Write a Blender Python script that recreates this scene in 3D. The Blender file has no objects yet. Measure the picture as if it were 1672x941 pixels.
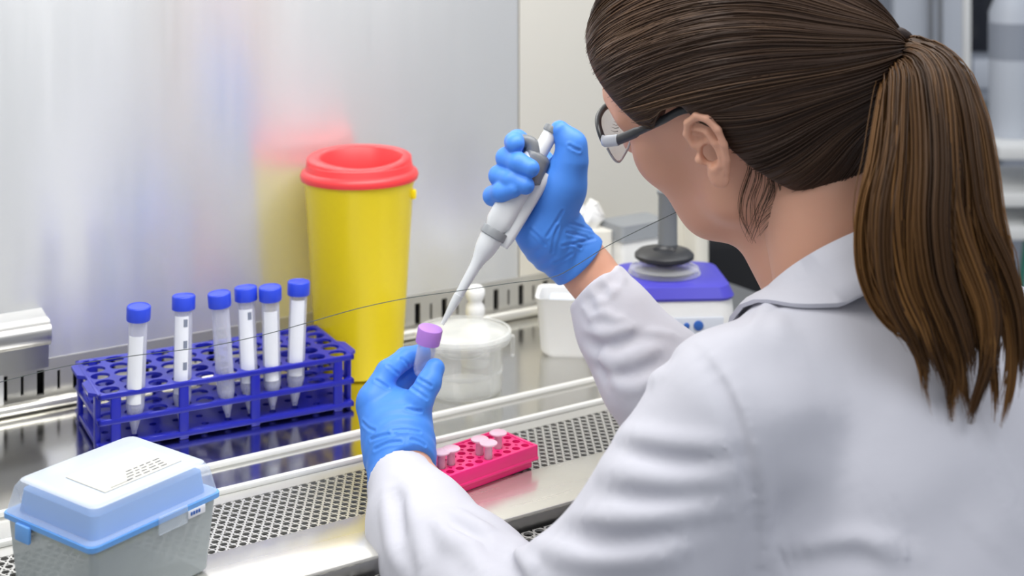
import bpy, bmesh, math, random
import numpy as np
from mathutils import Vector, Matrix
random.seed(7)
rng = np.random.default_rng(11)
SC = bpy.context.scene
COL = SC.collection
F = 2322.0
TH = math.radians(32.4)
CT, ST = math.cos(TH), math.sin(TH)
RZ = -TH
FLOOR = -0.9

# ---------------------------------------------------------------- coordinates
def cam(px, py, d):
    """pixel + distance -> (right, forward, height) measured from the camera post"""
    return np.array([(px-836)/F*d, d, .5-(py+181)/F*d])
def ground(px, py, z=0.0):
    d = (.5-z)*F/(py+181)
    return np.array([(px-836)/F*d, d, z])
def W(c):
    return Vector((CT*c[0]+ST*c[1], -ST*c[0]+CT*c[1], c[2]))

# ---------------------------------------------------------------- materials
def s2l(c):
    return c/12.92 if c <= .04045 else ((c+.055)/1.055)**2.4
def hexc(h):
    return tuple(s2l(int(h[i:i+2], 16)/255) for i in (0, 2, 4))+(1,)
def newmat(name):
    m = bpy.data.materials.new(name); m.use_nodes = True
    nt = m.node_tree
    return m, nt, nt.nodes['Principled BSDF'], nt.nodes['Material Output']
def mat(name, col, rough=.5, metal=0, spec=.5, sss=0, coat=0, bump=None, vary=None, sheen=0):
    m, nt, p, out = newmat(name)
    c = hexc(col) if isinstance(col, str) else col
    p.inputs['Base Color'].default_value = c
    p.inputs['Roughness'].default_value = rough
    p.inputs['Metallic'].default_value = metal
    p.inputs['Specular IOR Level'].default_value = spec
    if coat: p.inputs['Coat Weight'].default_value = coat
    if sheen: p.inputs['Sheen Weight'].default_value = sheen
    if sss:
        p.inputs['Subsurface Weight'].default_value = sss
        p.inputs['Subsurface Radius'].default_value = (.012, .005, .003)
        p.inputs['Subsurface Scale'].default_value = 1.0
    tc = nt.nodes.new('ShaderNodeTexCoord')
    if vary:
        n = nt.nodes.new('ShaderNodeTexNoise'); n.inputs['Scale'].default_value = vary[0]
        n.inputs['Detail'].default_value = 3
        nt.links.new(tc.outputs['Object'], n.inputs['Vector'])
        r = nt.nodes.new('ShaderNodeMix'); r.data_type = 'RGBA'
        r.inputs[6].default_value = c; r.inputs[7].default_value = hexc(vary[1])
        nt.links.new(n.outputs['Fac'], r.inputs[0]); nt.links.new(r.outputs[2], p.inputs['Base Color'])
    if bump:
        n = nt.nodes.new('ShaderNodeTexNoise'); n.inputs['Scale'].default_value = bump[0]
        n.inputs['Detail'].default_value = 4
        mp = nt.nodes.new('ShaderNodeMapping')
        if len(bump) > 2: mp.inputs['Scale'].default_value = bump[2]
        nt.links.new(tc.outputs['Object'], mp.inputs['Vector']); nt.links.new(mp.outputs[0], n.inputs['Vector'])
        b = nt.nodes.new('ShaderNodeBump'); b.inputs['Strength'].default_value = bump[1]
        b.inputs['Distance'].default_value = .002
        nt.links.new(n.outputs['Fac'], b.inputs['Height']); nt.links.new(b.outputs[0], p.inputs['Normal'])
    return m
def clear(name, col, opac, rough=.15, edge=.35, spec=.5):
    """thin see-through plastic: part of the light goes straight through, the rest meets a pale plastic"""
    m, nt, p, out = newmat(name)
    p.inputs['Base Color'].default_value = hexc(col); p.inputs['Roughness'].default_value = rough
    p.inputs['Specular IOR Level'].default_value = spec
    t = nt.nodes.new('ShaderNodeBsdfTransparent')
    lw = nt.nodes.new('ShaderNodeLayerWeight'); lw.inputs['Blend'].default_value = .35
    ma = nt.nodes.new('ShaderNodeMath'); ma.operation = 'MULTIPLY_ADD'
    ma.inputs[1].default_value = edge; ma.inputs[2].default_value = opac; ma.use_clamp = True
    nt.links.new(lw.outputs['Facing'], ma.inputs[0])
    mx = nt.nodes.new('ShaderNodeMixShader')
    nt.links.new(ma.outputs[0], mx.inputs[0]); nt.links.new(t.outputs[0], mx.inputs[1]); nt.links.new(p.outputs[0], mx.inputs[2])
    nt.links.new(mx.outputs[0], out.inputs['Surface'])
    return m
def steel(name, col, rough, streak=(1, 1, 40), rvar=.1, bump=.05, aniso=0, metal=1.0):
    m, nt, p, out = newmat(name)
    p.inputs['Base Color'].default_value = hexc(col); p.inputs['Metallic'].default_value = metal
    tc = nt.nodes.new('ShaderNodeTexCoord'); mp = nt.nodes.new('ShaderNodeMapping')
    mp.inputs['Scale'].default_value = streak
    n = nt.nodes.new('ShaderNodeTexNoise'); n.inputs['Scale'].default_value = 6; n.inputs['Detail'].default_value = 5
    nt.links.new(tc.outputs['Object'], mp.inputs['Vector']); nt.links.new(mp.outputs[0], n.inputs['Vector'])
    r = nt.nodes.new('ShaderNodeMapRange'); r.inputs['To Min'].default_value = rough-rvar; r.inputs['To Max'].default_value = rough+rvar
    nt.links.new(n.outputs['Fac'], r.inputs['Value']); nt.links.new(r.outputs[0], p.inputs['Roughness'])
    b = nt.nodes.new('ShaderNodeBump'); b.inputs['Strength'].default_value = bump; b.inputs['Distance'].default_value = .001
    nt.links.new(n.outputs['Fac'], b.inputs['Height']); nt.links.new(b.outputs[0], p.inputs['Normal'])
    if aniso:
        p.inputs['Anisotropic'].default_value = aniso
        p.inputs['Anisotropic Rotation'].default_value = .25
        tg = nt.nodes.new('ShaderNodeTangent'); tg.direction_type = 'UV_MAP'; tg.uv_map = 'UVMap'
        nt.links.new(tg.outputs[0], p.inputs['Tangent'])
    return m

M = {
 'wall_steel': steel('brushed_wall_steel', 'f0f1f2', .24, (14, 1, .7), .04, .012, .9, .71),
 'top_steel': steel('worktop_steel', 'd9d8d4', .15, (1, 14, 1), .04, .008),
 'bright_steel': steel('bright_steel', 'e2e0d8', .26, (1, 20, 1), .05, .01, 0, .7),
 'perf_steel': steel('perforated_steel', 'c4c3bf', .34, (1, 20, 1), .05, .01, 0, .6),
 'dull_steel': steel('folded_steel', 'b9b8b6', .32, (1, 20, 1), .06, .03),
 'cream_reflection': mat('cream_reflection', 'e2dfd6', .35, .4, .5),
 'cream_trim': mat('cream_trim', 'dfdcd3', .5),
 'dark_void': mat('dark_plenum', '15161a', .7),
 'yellow': mat('yellow_plastic', 'fbe010', .32, 0, .5, .0, bump=(14, .05)),
 'red': mat('red_plastic', 'e2363a', .38, vary=(20, 'e43e42')),
 'blue': mat('blue_rack_plastic', '2026a4', .28, 0, .5),
 'cap_blue': mat('blue_cap_plastic', '2642cc', .4, vary=(40, '2c48d2')),
 'tube': clear('clear_tube_plastic', 'e4e6f4', .22, .12, .5),
 'paper': mat('paper_label', 'eceef4', .6, vary=(60, 'e4e6ee')),
 'ink': mat('printed_ink', '7d8496', .6),
 'graytext': mat('faint_print', '6e7078', .7),
 'liquid': clear('pale_liquid', 'cfd6ee', .35, .1, .2),
 'pink': mat('pink_plastic', 'f82c80', .35, 0, .5, vary=(30, 'f52a80')),
 'micro': clear('pink_microtube', 'fbdcec', .5, .3, .3),
 'jar': clear('clear_jar_plastic', 'eef0ee', .12, .08, .5),
 'jar_lid': clear('clear_lid_plastic', 'f0f2f0', .20, .12, .40),
 'edge_glint': mat('white_edge_glint', 'eeeeea', .3, .2, .5),
 'white_pl': mat('white_plastic', 'eeeeec', .4, vary=(15, 'e8e9ea')),
 'grey_pl': mat('grey_plastic', '8e9296', .4, vary=(30, '878b90')),
 'dark_pl': mat('dark_plastic', '2b2c30', .4, vary=(30, '232428')),
 'mid_grey': mat('slate_grey_plastic', '75797d', .4, vary=(30, '6d7176')),
 'purple_deck': mat('violet_deck_plastic', '4b46bd', .35, vary=(20, '4541b2')),
 'dot_blue': mat('blue_print', '2b62b6', .5, vary=(30, '2a5bab')),
 'pip_white': mat('pipette_white', 'd9dcdf', .33, vary=(25, 'd2d5d9')),
 'pip_tip': clear('pipette_tip_plastic', 'eef2f4', .45, .2, .4),
 'glove': mat('blue_nitrile', '4d8eea', .48, 0, .42, bump=(45, .22), vary=(14, '4384e2')),
 'skin': mat('skin', 'd9a68c', .5, 0, .4, .12, bump=(90, .08), vary=(22, 'd09a82')),
 'lips': mat('lip_skin', 'b8706a', .45, vary=(60, 'b06660')),
 'coat': mat('white_coat_cloth', 'cdcdd6', .85, 0, .2, bump=(55, .18), sheen=.08, vary=(5, 'c9c9d3')),
 'vial_cap': mat('lilac_cap_plastic', 'b57fd6', .4, vary=(40, 'ae78d0')),
 'vial': clear('clear_vial_plastic', 'e6e6f4', .10, .1, .45),
 'lid_frost': clear('frosted_lid_plastic', 'dde8f6', .24, .3, .15),
 'lid_sheen': clear('lid_top_sheen', 'd6deea', .72, .3, .1),  # lid top: lamp sheen put in as a whiter, denser plastic
 'base_frost': clear('frosted_base_plastic', 'b4bdc0', .72, .35, .1),
 'tray_blue': mat('sky_blue_plastic', '6aa5e8', .4, vary=(20, '629de2')),
 'tip_yellow': mat('yellow_tip_plastic', 'ccd02e', .4, vary=(40, 'c2c83a')),
 'label_cream': mat('cream_paper_label', 'd9d8ce', .6, vary=(40, 'd4d2c7')),
 'frame_black': mat('black_frame', '2a2b30', .35, vary=(60, '232428')),
 'frame_grey': mat('clear_grey_hinge', 'a9adb6', .3, vary=(60, 'a2a6b0')),
 'lens': clear('clear_lens', 'dfe4f4', .07, .03, .35),
 'eye': mat('eye_white', 'e8e4e0', .2, vary=(300, 'e0dad6')),
 'brow': mat('brow_hair', '3a2a22', .6, vary=(200, '2f221c')),
 'wire': mat('dark_wire', '3a4240', .35, .3, vary=(30, '6a7270')),
 'floor': mat('grey_vinyl_floor', 'b2b6bc', .4, vary=(8, 'a8adb4')),
 'lab_wall': mat('pale_lab_wall', 'e6e7e8', .8, vary=(2, 'dfe1e4')),
 'lab_white': mat('white_laminate', 'cfd4de', .45, vary=(4, 'c8ced9')),
 'lab_grey': mat('grey_laminate', 'a2a8b4', .5, vary=(4, '9aa0ad')),
 'screen': mat('dark_screen', '20232e', .2, vary=(10, '1c1f2a')),
 'green_edge': mat('green_glass_edge', '2d7a68', .2, vary=(10, '2a7060')),
 'black_fabric': mat('black_upholstery', '1b1c20', .8, bump=(200, .2), vary=(30, '202126')),
 'steel_leg': steel('chair_steel', 'a0a2a6', .3, (1, 1, 1), .05, .01),
 'hair_tie': mat('brown_elastic', '3a2c2a', .7, bump=(300, .4), vary=(100, '30241f')),
}
# hair: tone per lock stored in a mesh attribute
def hair_mat(name, ramp):
    m, nt, p, out = newmat(name)
    a = nt.nodes.new('ShaderNodeAttribute'); a.attribute_name = 'tone'
    r = nt.nodes.new('ShaderNodeValToRGB'); e = r.color_ramp.elements
    e[0].position, e[0].color = 0, hexc(ramp[0]); e[1].position, e[1].color = 1, hexc(ramp[-1])
    for i, c in enumerate(ramp[1:-1]):
        k = e.new((i+1)/(len(ramp)-1)); k.color = hexc(c)
    nt.links.new(a.outputs['Fac'], r.inputs[0]); nt.links.new(r.outputs[0], p.inputs['Base Color'])
    p.inputs['Roughness'].default_value = .5; p.inputs['Specular IOR Level'].default_value = .28
    return m
M['hair'] = hair_mat('brown_hair', ['2d2019', '423025', '5a4433', '785c45'])
M['pony'] = hair_mat('brown_ponytail_hair', ['302118', '54391f', '80592f', 'b48450'])

# ---------------------------------------------------------------- mesh helpers
class MB:
    def __init__(s): s.v = []; s.f = []; s.mi = []; s.cur = 0
    def add(s, vs, fs):
        o = len(s.v); s.v += [tuple(map(float, v)) for v in vs]
        s.f += [tuple(i+o for i in f) for f in fs]; s.mi += [s.cur]*len(fs); return s
    def box(s, c, size, bev=0, seg=2, rot=None):
        bm = bmesh.new(); bmesh.ops.create_cube(bm, size=1)
        for v in bm.verts: v.co = Vector((v.co.x*size[0], v.co.y*size[1], v.co.z*size[2]))
        if bev: bmesh.ops.bevel(bm, geom=bm.edges[:], offset=bev, segments=seg, profile=.5, affect='EDGES')
        R = rot or Matrix.Identity(3); c = Vector(c)
        bm.verts.index_update()
        s.add([R@v.co+c for v in bm.verts], [[v.index for v in f.verts] for f in bm.faces]); bm.free(); return s
    def lathe(s, prof, n=32, c=(0, 0, 0), rot=None, sx=1, sy=1):
        R = rot or Matrix.Identity(3); c = Vector(c); vs = []; fs = []
        for r, z in prof:
            for k in range(n):
                a = 2*math.pi*k/n; vs.append(R@Vector((r*math.cos(a)*sx, r*math.sin(a)*sy, z))+c)
        for i in range(len(prof)-1):
            for k in range(n):
                k2 = (k+1) % n; fs.append((i*n+k, i*n+k2, (i+1)*n+k2, (i+1)*n+k))
        if prof[0][0] > 1e-6: fs.append(tuple(range(n))[::-1])
        if prof[-1][0] > 1e-6: fs.append(tuple((len(prof)-1)*n+k for k in range(n)))
        return s.add(vs, fs)
    def ring(s, prof, n=32, c=(0, 0, 0), rot=None):
        """closed profile revolved: torus-like"""
        R = rot or Matrix.Identity(3); c = Vector(c); vs = []; fs = []; m = len(prof)
        for r, z in prof:
            for k in range(n):
                a = 2*math.pi*k/n; vs.append(R@Vector((r*math.cos(a), r*math.sin(a), z))+c)
        for i in range(m):
            for k in range(n):
                k2 = (k+1) % n; j = (i+1) % m; fs.append((i*n+k, i*n+k2, j*n+k2, j*n+k))
        return s.add(vs, fs)
    def tube(s, pts, r, n=8, closed=False, flat=1):
        pts = [Vector(p) for p in pts]; T = len(pts); rs = r if hasattr(r, '__len__') else [r]*T
        vs = []; fs = []; up = None
        for i, p in enumerate(pts):
            a = pts[i-1] if (i or closed) else pts[0]; b = pts[(i+1) % T] if (i < T-1 or closed) else pts[-1]
            t = (b-a).normalized()
            if up is None:
                up = t.orthogonal().normalized() if abs(t.z) > .95 else (Vector((0, 0, 1))-t*t.z).normalized()
            up = (up-t*up.dot(t)).normalized(); sd = t.cross(up)
            for k in range(n):
                q = 2*math.pi*k/n; vs.append(p+up*math.cos(q)*rs[i]+sd*math.sin(q)*rs[i]*flat)
        L = T if closed else T-1
        for i in range(L):
            j = (i+1) % T
            for k in range(n):
                k2 = (k+1) % n; fs.append((i*n+k, i*n+k2, j*n+k2, j*n+k))
        if not closed: fs += [tuple(range(n))[::-1], tuple((T-1)*n+k for k in range(n))]
        return s.add(vs, fs)
    def prism(s, poly, z0, z1, rot=None, c=(0, 0, 0)):
        R = rot or Matrix.Identity(3); c = Vector(c); n = len(poly)
        vs = [R@Vector((x, y, z0))+c for x, y in poly]+[R@Vector((x, y, z1))+c for x, y in poly]
        fs = [tuple(range(n))[::-1], tuple(range(n, 2*n))]+[(i, (i+1) % n, n+(i+1) % n, n+i) for i in range(n)]
        return s.add(vs, fs)
    def holes(s, nx, ny, px, py, rad, z, th, o=(0, 0), seg=12, skew=0, sq=None):
        """plate of nx*ny cells, each with a round (or rectangular) through hole"""
        for j in range(ny):
            for i in range(nx):
                cx = o[0]+(i+.5)*px+(skew*px*.5 if j % 2 else 0); cy = o[1]+(j+.5)*py; vs = []
                for k in range(seg):
                    a = 2*math.pi*(k+.5)/seg; ca, sa = math.cos(a), math.sin(a)
                    t = 1/max(abs(ca), abs(sa)); X, Y = ca*t*px/2, sa*t*py/2
                    if sq: hx, hy = ca*t*sq[0]/2, sa*t*sq[1]/2
                    else: hx, hy = ca*rad, sa*rad
                    vs += [(cx+hx, cy+hy, z), (cx+X, cy+Y, z), (cx+hx, cy+hy, z-th), (cx+X, cy+Y, z-th)]
                fs = []
                for k in range(seg):
                    a, b = 4*k, 4*((k+1) % seg)
                    fs += [(a, a+1, b+1, b), (a+2, b+2, b+3, a+3), (a, b, b+2, a+2), (a+1, a+3, b+3, b+1)]
                s.add(vs, fs)
        return s
    def build(s, name, mats, parent=None, smooth=35, loc=None, rot=None):
        me = bpy.data.meshes.new(name); me.from_pydata(s.v, [], s.f)
        for m in (mats if isinstance(mats, (list, tuple)) else [mats]): me.materials.append(m)
        me.polygons.foreach_set('material_index', s.mi)
        if smooth:
            me.polygons.foreach_set('use_smooth', [True]*len(s.f)); me.set_sharp_from_angle(angle=math.radians(smooth))
        me.validate(); me.update()
        o = bpy.data.objects.new(name, me); COL.objects.link(o)
        if parent: o.parent = parent
        if loc is not None: o.location = loc
        if rot is not None: o.rotation_euler = rot
        return o
def tag(o, label, cat, group=None, kind=None):
    o['label'] = label; o['category'] = cat
    if group: o['group'] = group
    if kind: o['kind'] = kind
    return o
def thing(name, label, cat, loc=(0, 0, 0), rotz=0, group=None):
    o = bpy.data.objects.new(name, None); COL.objects.link(o); o.empty_display_size = .02
    o.location = loc; o.rotation_euler = (0, 0, rotz); return tag(o, label, cat, group)
def copy_tree(o, parent=None):
    c = o.copy(); COL.objects.link(c)
    if parent: c.parent = parent
    for ch in list(o.children): copy_tree(ch, c)
    return c
def axis_rot(d):
    return Vector((0, 0, 1)).rotation_difference(Vector(d).normalized()).to_matrix()
def smooth_path(pts, n=60):
    P = np.array(pts, float); t = np.concatenate([[0], np.cumsum(np.linalg.norm(np.diff(P, axis=0), axis=1))])
    q = np.linspace(0, t[-1], n); out = np.zeros((n, P.shape[1])); m = np.zeros_like(P)
    m[1:-1] = (P[2:]-P[:-2])/(t[2:]-t[:-2])[:, None]; m[0] = (P[1]-P[0])/(t[1]-t[0]); m[-1] = (P[-1]-P[-2])/(t[-1]-t[-2])
    i = np.clip(np.searchsorted(t, q, 'right')-1, 0, len(P)-2); h = (t[i+1]-t[i])[:, None]; s = ((q-t[i])[:, None])/h
    return (2*s**3-3*s**2+1)*P[i]+(s**3-2*s**2+s)*h*m[i]+(-2*s**3+3*s**2)*P[i+1]+(s**3-s**2)*h*m[i+1]

# ---------------------------------------------------------------- implicit surfaces (numpy) for bodies and cloth
def smin(a, b, k):
    h = np.clip(.5+.5*(b-a)/k, 0, 1); return b*(1-h)+a*h-k*h*(1-h)
def smax(a, b, k): return -smin(-a, -b, k)
def rcone(P, a, b, ra, rb):
    a = np.asarray(a, np.float32); b = np.asarray(b, np.float32); d = b-a
    t = np.clip(((P-a)@d)/max(float(d@d), 1e-12), 0, 1)
    return np.linalg.norm(P-(a+t[:, None]*d), axis=1)-(ra+t*(rb-ra))
def chain(P, pts, rs, k=.004):
    f = None
    for i in range(len(pts)-1):
        g = rcone(P, pts[i], pts[i+1], rs[i], rs[i+1]); f = g if f is None else smin(f, g, k)
    return f
def ell(P, c, r, R=None):
    q = P-np.asarray(c, np.float32)
    if R is not None: q = q@np.asarray(R, np.float32).T
    r = np.asarray(r, np.float32); k0 = np.linalg.norm(q/r, axis=1); k1 = np.linalg.norm(q/(r*r), axis=1)+1e-9
    return k0*(k0-1)/k1
def sph(P, c, r): return np.linalg.norm(P-np.asarray(c, np.float32), axis=1)-r
def isosurface(fn, lo, hi, h, B=14, slack=1.7):
    lo = np.array(lo, float); hi = np.array(hi, float)
    nb = np.maximum(1, np.ceil((hi-lo)/(h*B)).astype(int)); N = nb*B+1
    V = np.ones(tuple(N), np.float32)
    bi = np.stack(np.meshgrid(*[np.arange(n) for n in nb], indexing='ij'), -1).reshape(-1, 3)
    cen = (lo+(bi+.5)*B*h).astype(np.float32); fc = fn(cen)
    g = np.arange(B+1); gg = np.stack(np.meshgrid(g, g, g, indexing='ij'), -1).reshape(-1, 3)
    lim = B*h*.87*slack
    for b, f in zip(bi, fc):
        if f < -lim:
            s = b*B; V[s[0]:s[0]+B+1, s[1]:s[1]+B+1, s[2]:s[2]+B+1] = -1
    near = bi[np.abs(fc) <= lim]
    for q in range(0, len(near), 24):
        bb = near[q:q+24]; I = bb[:, None, :]*B+gg[None]
        v = fn((lo+I.reshape(-1, 3)*h).astype(np.float32)).reshape(len(bb), -1)
        for b, w in zip(bb, v):
            s = b*B; V[s[0]:s[0]+B+1, s[1]:s[1]+B+1, s[2]:s[2]+B+1] = w.reshape(B+1, B+1, B+1)
    S = V < 0; n0 = S.shape
    cnt = np.zeros(tuple(np.array(n0)-1), np.int8)
    for dx in (0, 1):
        for dy in (0, 1):
            for dz in (0, 1): cnt += S[dx:n0[0]-1+dx, dy:n0[1]-1+dy, dz:n0[2]-1+dz]
    act = (cnt > 0) & (cnt < 8); idx = np.full(act.shape, -1, np.int32); C = np.argwhere(act); idx[act] = np.arange(len(C))
    cor = [(x, y, z) for x in (0, 1) for y in (0, 1) for z in (0, 1)]
    val = np.stack([V[C[:, 0]+c[0], C[:, 1]+c[1], C[:, 2]+c[2]] for c in cor], 1)
    acc = np.zeros((len(C), 3)); num = np.zeros(len(C))
    for i in range(8):
        for j in range(i+1, 8):
            if sum(abs(a-b) for a, b in zip(cor[i], cor[j])) != 1: continue
            a, b = val[:, i], val[:, j]; m = (a < 0) != (b < 0); t = np.where(m, a/np.where(m, a-b, 1), 0)
            p = np.array(cor[i])+t[:, None]*(np.array(cor[j])-np.array(cor[i])); acc += p*m[:, None]; num += m
    verts = lo+(C+acc/num[:, None])*h
    faces = []
    for ax in range(3):
        A = S.take(range(n0[ax]-1), ax); Bq = S.take(range(1, n0[ax]), ax)
        E = np.argwhere(A != Bq); u, w = [(1, 2), (2, 0), (0, 1)][ax]
        ok = (E[:, u] > 0) & (E[:, w] > 0) & (E[:, u] < n0[u]-1) & (E[:, w] < n0[w]-1); E = E[ok]
        ins = S[E[:, 0], E[:, 1], E[:, 2]]
        def at(du, dw):
            q = E.copy(); q[:, u] += du; q[:, w] += dw; return idx[q[:, 0], q[:, 1], q[:, 2]]
        quad = np.stack([at(-1, -1), at(0, -1), at(0, 0), at(-1, 0)], 1)
        quad[~ins] = quad[~ins][:, ::-1]; faces.append(quad)
    return verts, np.concatenate(faces)
def relax(v, f, it=2, k=.5):
    e = np.concatenate([f[:, [0, 1]], f[:, [1, 2]], f[:, [2, 3]], f[:, [3, 0]]]); e = np.concatenate([e, e[:, ::-1]])
    deg = np.bincount(e[:, 0], minlength=len(v))[:, None]
    for _ in range(it):
        s = np.stack([np.bincount(e[:, 0], v[e[:, 1], i], minlength=len(v)) for i in range(3)], 1)
        v = v+(s/np.maximum(deg, 1)-v)*k
    return v
def raw_mesh(name, v, f, mats, parent=None, mi=None, attr=None):
    me = bpy.data.meshes.new(name); v = np.asarray(v, np.float32); f = np.asarray(f, np.int32)
    me.vertices.add(len(v)); me.vertices.foreach_set('co', v.ravel())
    k = f.shape[1]; me.loops.add(f.size); me.loops.foreach_set('vertex_index', f.ravel())
    me.polygons.add(len(f)); me.polygons.foreach_set('loop_start', np.arange(0, f.size, k, dtype=np.int32))
    for m in (mats if isinstance(mats, (list, tuple)) else [mats]): me.materials.append(m)
    me.polygons.foreach_set('use_smooth', np.ones(len(f), bool))
    if mi is not None: me.polygons.foreach_set('material_index', np.asarray(mi, np.int32))
    me.update(calc_edges=True); me.validate()
    if attr is not None:
        a = me.attributes.new('tone', 'FLOAT', 'POINT'); a.data.foreach_set('value', np.asarray(attr, np.float32))
    o = bpy.data.objects.new(name, me); COL.objects.link(o)
    if parent: o.parent = parent
    return o
def strand_mesh(S, R, tone):
    """S strands x T points x 3, R radii -> three sided tubes"""
    n, T, _ = S.shape; t = np.gradient(S, axis=1); t /= np.linalg.norm(t, axis=2, keepdims=True)+1e-9
    ref = np.array([.3, -.8, .5]); a = np.cross(t, ref); a /= np.linalg.norm(a, axis=2, keepdims=True)+1e-9; b = np.cross(t, a)
    V = np.stack([S+R[..., None]*(a*math.cos(q)+b*math.sin(q)) for q in (0, 2.094, 4.189)], 2).reshape(-1, 3)
    i = (np.arange(n)[:, None]*T+np.arange(T-1)[None])*3; i = i.ravel()
    fs = np.concatenate([np.stack([i+k, i+(k+1) % 3, i+3+(k+1) % 3, i+3+k], 1) for k in range(3)])
    return V, fs, np.repeat(tone, T*3) if tone.ndim == 1 else np.repeat(tone.ravel(), 3)

# ================================================================ camera, world, lights
cd = bpy.data.cameras.new('camera'); co = bpy.data.objects.new('camera', cd); COL.objects.link(co)
co.location = (0, 0, .5); co.rotation_euler = (math.pi/2, 0, RZ)
cd.sensor_width = 36; cd.lens = F/1672*36; cd.shift_y = -(470.5+181)/1672; cd.clip_start = .05
cd.dof.use_dof = True; cd.dof.focus_distance = 1.13; cd.dof.aperture_fstop = 5.6
SC.camera = co
wd = bpy.data.worlds.new('world'); SC.world = wd; wd.use_nodes = True
bg = wd.node_tree.nodes['Background']; bg.inputs[0].default_value = (.95, .97, 1, 1); bg.inputs[1].default_value = .53
SC.view_settings.view_transform = 'Standard'; SC.view_settings.look = 'None'; SC.view_settings.exposure = 0; SC.view_settings.gamma = 1
SC.view_settings.use_curve_mapping = False
def area(name, loc, size, power, rot=(0, 0, 0), col=(1, 1, 1)):
    l = bpy.data.lights.new(name, 'AREA'); l.shape = 'RECTANGLE'; l.size, l.size_y = size; l.energy = power; l.color = col
    o = bpy.data.objects.new(name, l); COL.objects.link(o); o.location = loc; o.rotation_euler = rot; return o
area('cabinet_lamp', (.55, .93, .84), (1.2, .22), 9.8, (math.radians(30), 0, 0), (1, .985, .95))
area('ceiling_lamp', (.6, -.5, 1.8), (1.4, .6), 16, (0, 0, 0), (.93, .96, 1))
area('ceiling_lamp', (2.4, 1.2, 1.8), (1.4, .6), 9, (0, 0, 0), (.93, .96, 1))

# ================================================================ room
MB().box((1, .5, FLOOR-.05), (9, 7, .1)).build('floor', M['floor'], smooth=0)['kind'] = 'structure'
MB().box((1.5, 2.75, .45), (6.5, .1, 2.7)).build('wall_back', M['lab_wall'], smooth=0)['kind'] = 'structure'
MB().box((4.5, .5, .45), (.1, 4.6, 2.7)).build('wall_right', M['lab_wall'], smooth=0)['kind'] = 'structure'
MB().box((1, -2.6, .45), (7, .1, 2.7)).build('wall_front', M['lab_wall'], smooth=0)['kind'] = 'structure'

# ================================================================ safety cabinet (axes: x along, y into the cabinet)
WV = 1.405
cab = thing('safety_cabinet', 'stainless steel safety cabinet with brushed back wall and perforated work surface', 'cabinet', (.5, 1.1, FLOOR))
def cpart(mb, name, m, smooth=35):
    o = mb.build(name, m, cab, smooth); o.location = (-.5, -1.1, -FLOOR); return o
def wall_panel(name, u0, u1, z0, z1, m):
    mb = MB().box(((u0+u1)/2, WV+.01, (z0+z1)/2), (u1-u0, .02, z1-z0)); o = cpart(mb, name, m, 0)
    uv = o.data.uv_layers.new(name='UVMap')
    for l in o.data.loops:
        c = o.data.vertices[l.vertex_index].co; uv.data[l.index].uv = (c.x, c.z)
    return o
wall_panel('back_panel', -.15, .90, .044, .95, M['wall_steel'])
wall_panel('end_panel', .902, 1.15, .044, .95, M['cream_reflection'])  # its cream is the back wall's reflection, painted as colour
mb = MB().box((1.16, WV, .4), (.022, .05, 1.1), .004); cpart(mb, 'end_post', M['cream_trim'])
# slotted strip at the foot of the back wall
sl = MB().holes(38, 1, .01725, .044, 0, 0, .004, (0, 0), 4, 0, (.0070, .024)); a_ = sl.v; sl.v = []
wd_ = MB().holes(38, 1, .01725, .044, 0, 0, .004, (0, 0), 4, 0, (.0028, .018)).v
for k in range(0, 38): # a wide slot, then a narrow one
    q_ = a_[k*16:k*16+16] if 1 else None
    sl.v += [(x+k*.01725, y, z) for x, y, z in q_]+[(x+(k+1)*.01725, y, z) for x, y, z in wd_[k*16:k*16+16]]
f0 = sl.f[:16]; sl.f = [tuple(i+16*k for i in f) for k in range(76) for f in f0]; sl.mi = [0]*len(sl.f)
sl.v = [(-.14+x, WV-.001-z, y+.001) for x, y, z in sl.v]
cpart(sl, 'slotted_strip', M['perf_steel'], 20)
cpart(MB().box((.5, WV+.03, .02), (1.3, .02, .05)), 'plenum_back', M['dark_void'])
cpart(MB().tube([(-.15, WV-.012, .006), (.5, WV-.012, .006), (1.15, WV-.012, .006)], .006, 12), 'base_rail', M['bright_steel'])
# work surface: rear deck, two raised beads with edge reflections painted white, perforated strip, front lip
cpart(MB().box((.5, 1.29, -.002), (1.4, .225, .004)), 'rear_deck', M['top_steel'])
cpart(MB().box((.5, 1.142, -.0035), (1.4, .071, .004)), 'front_deck', M['top_steel'])
for y in (1.179, 1.125):
    cpart(MB().box((.5, y, .0005), (1.4, .006, .005), .0018), 'deck_bead', M['edge_glint'])
P = .0084; nx = int(1.38/P)
mb = MB().holes(nx, 11, P, P*.866, .00295, -.001, .002, (-.2, 1.025), 10, 1)
mb.box((.5, 1.112, -.002), (1.4, .016, .002))
cpart(mb, 'perforated_strip', M['perf_steel'], 20)
cpart(MB().box((.5, .990, -.002), (1.4, .070, .004), .0015), 'front_lip', M['bright_steel'])
cpart(MB().box((.5, .957, -.012), (1.4, .004, .02), .001), 'lip_edge', M['dull_steel'])
P2 = .0108
mb = MB().holes(int(1.4/P2), 15, P2, P2*.866, .0041, -.012, .002, (-.2, .81), 10, 1)
cpart(mb, 'intake_grille', M['perf_steel'], 20)
cpart(MB().box((.5, 1.09, -.06), (1.42, .66, .02)), 'plenum_floor', M['dark_void'])
cpart(MB().box((.5, .80, -.035), (1.42, .02, .05), .003), 'front_rail', M['cream_trim'])
cpart(MB().box((.5, 1.1, -.49), (1.3, .5, .82), .01), 'cabinet_stand', M['cream_trim'])
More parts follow.
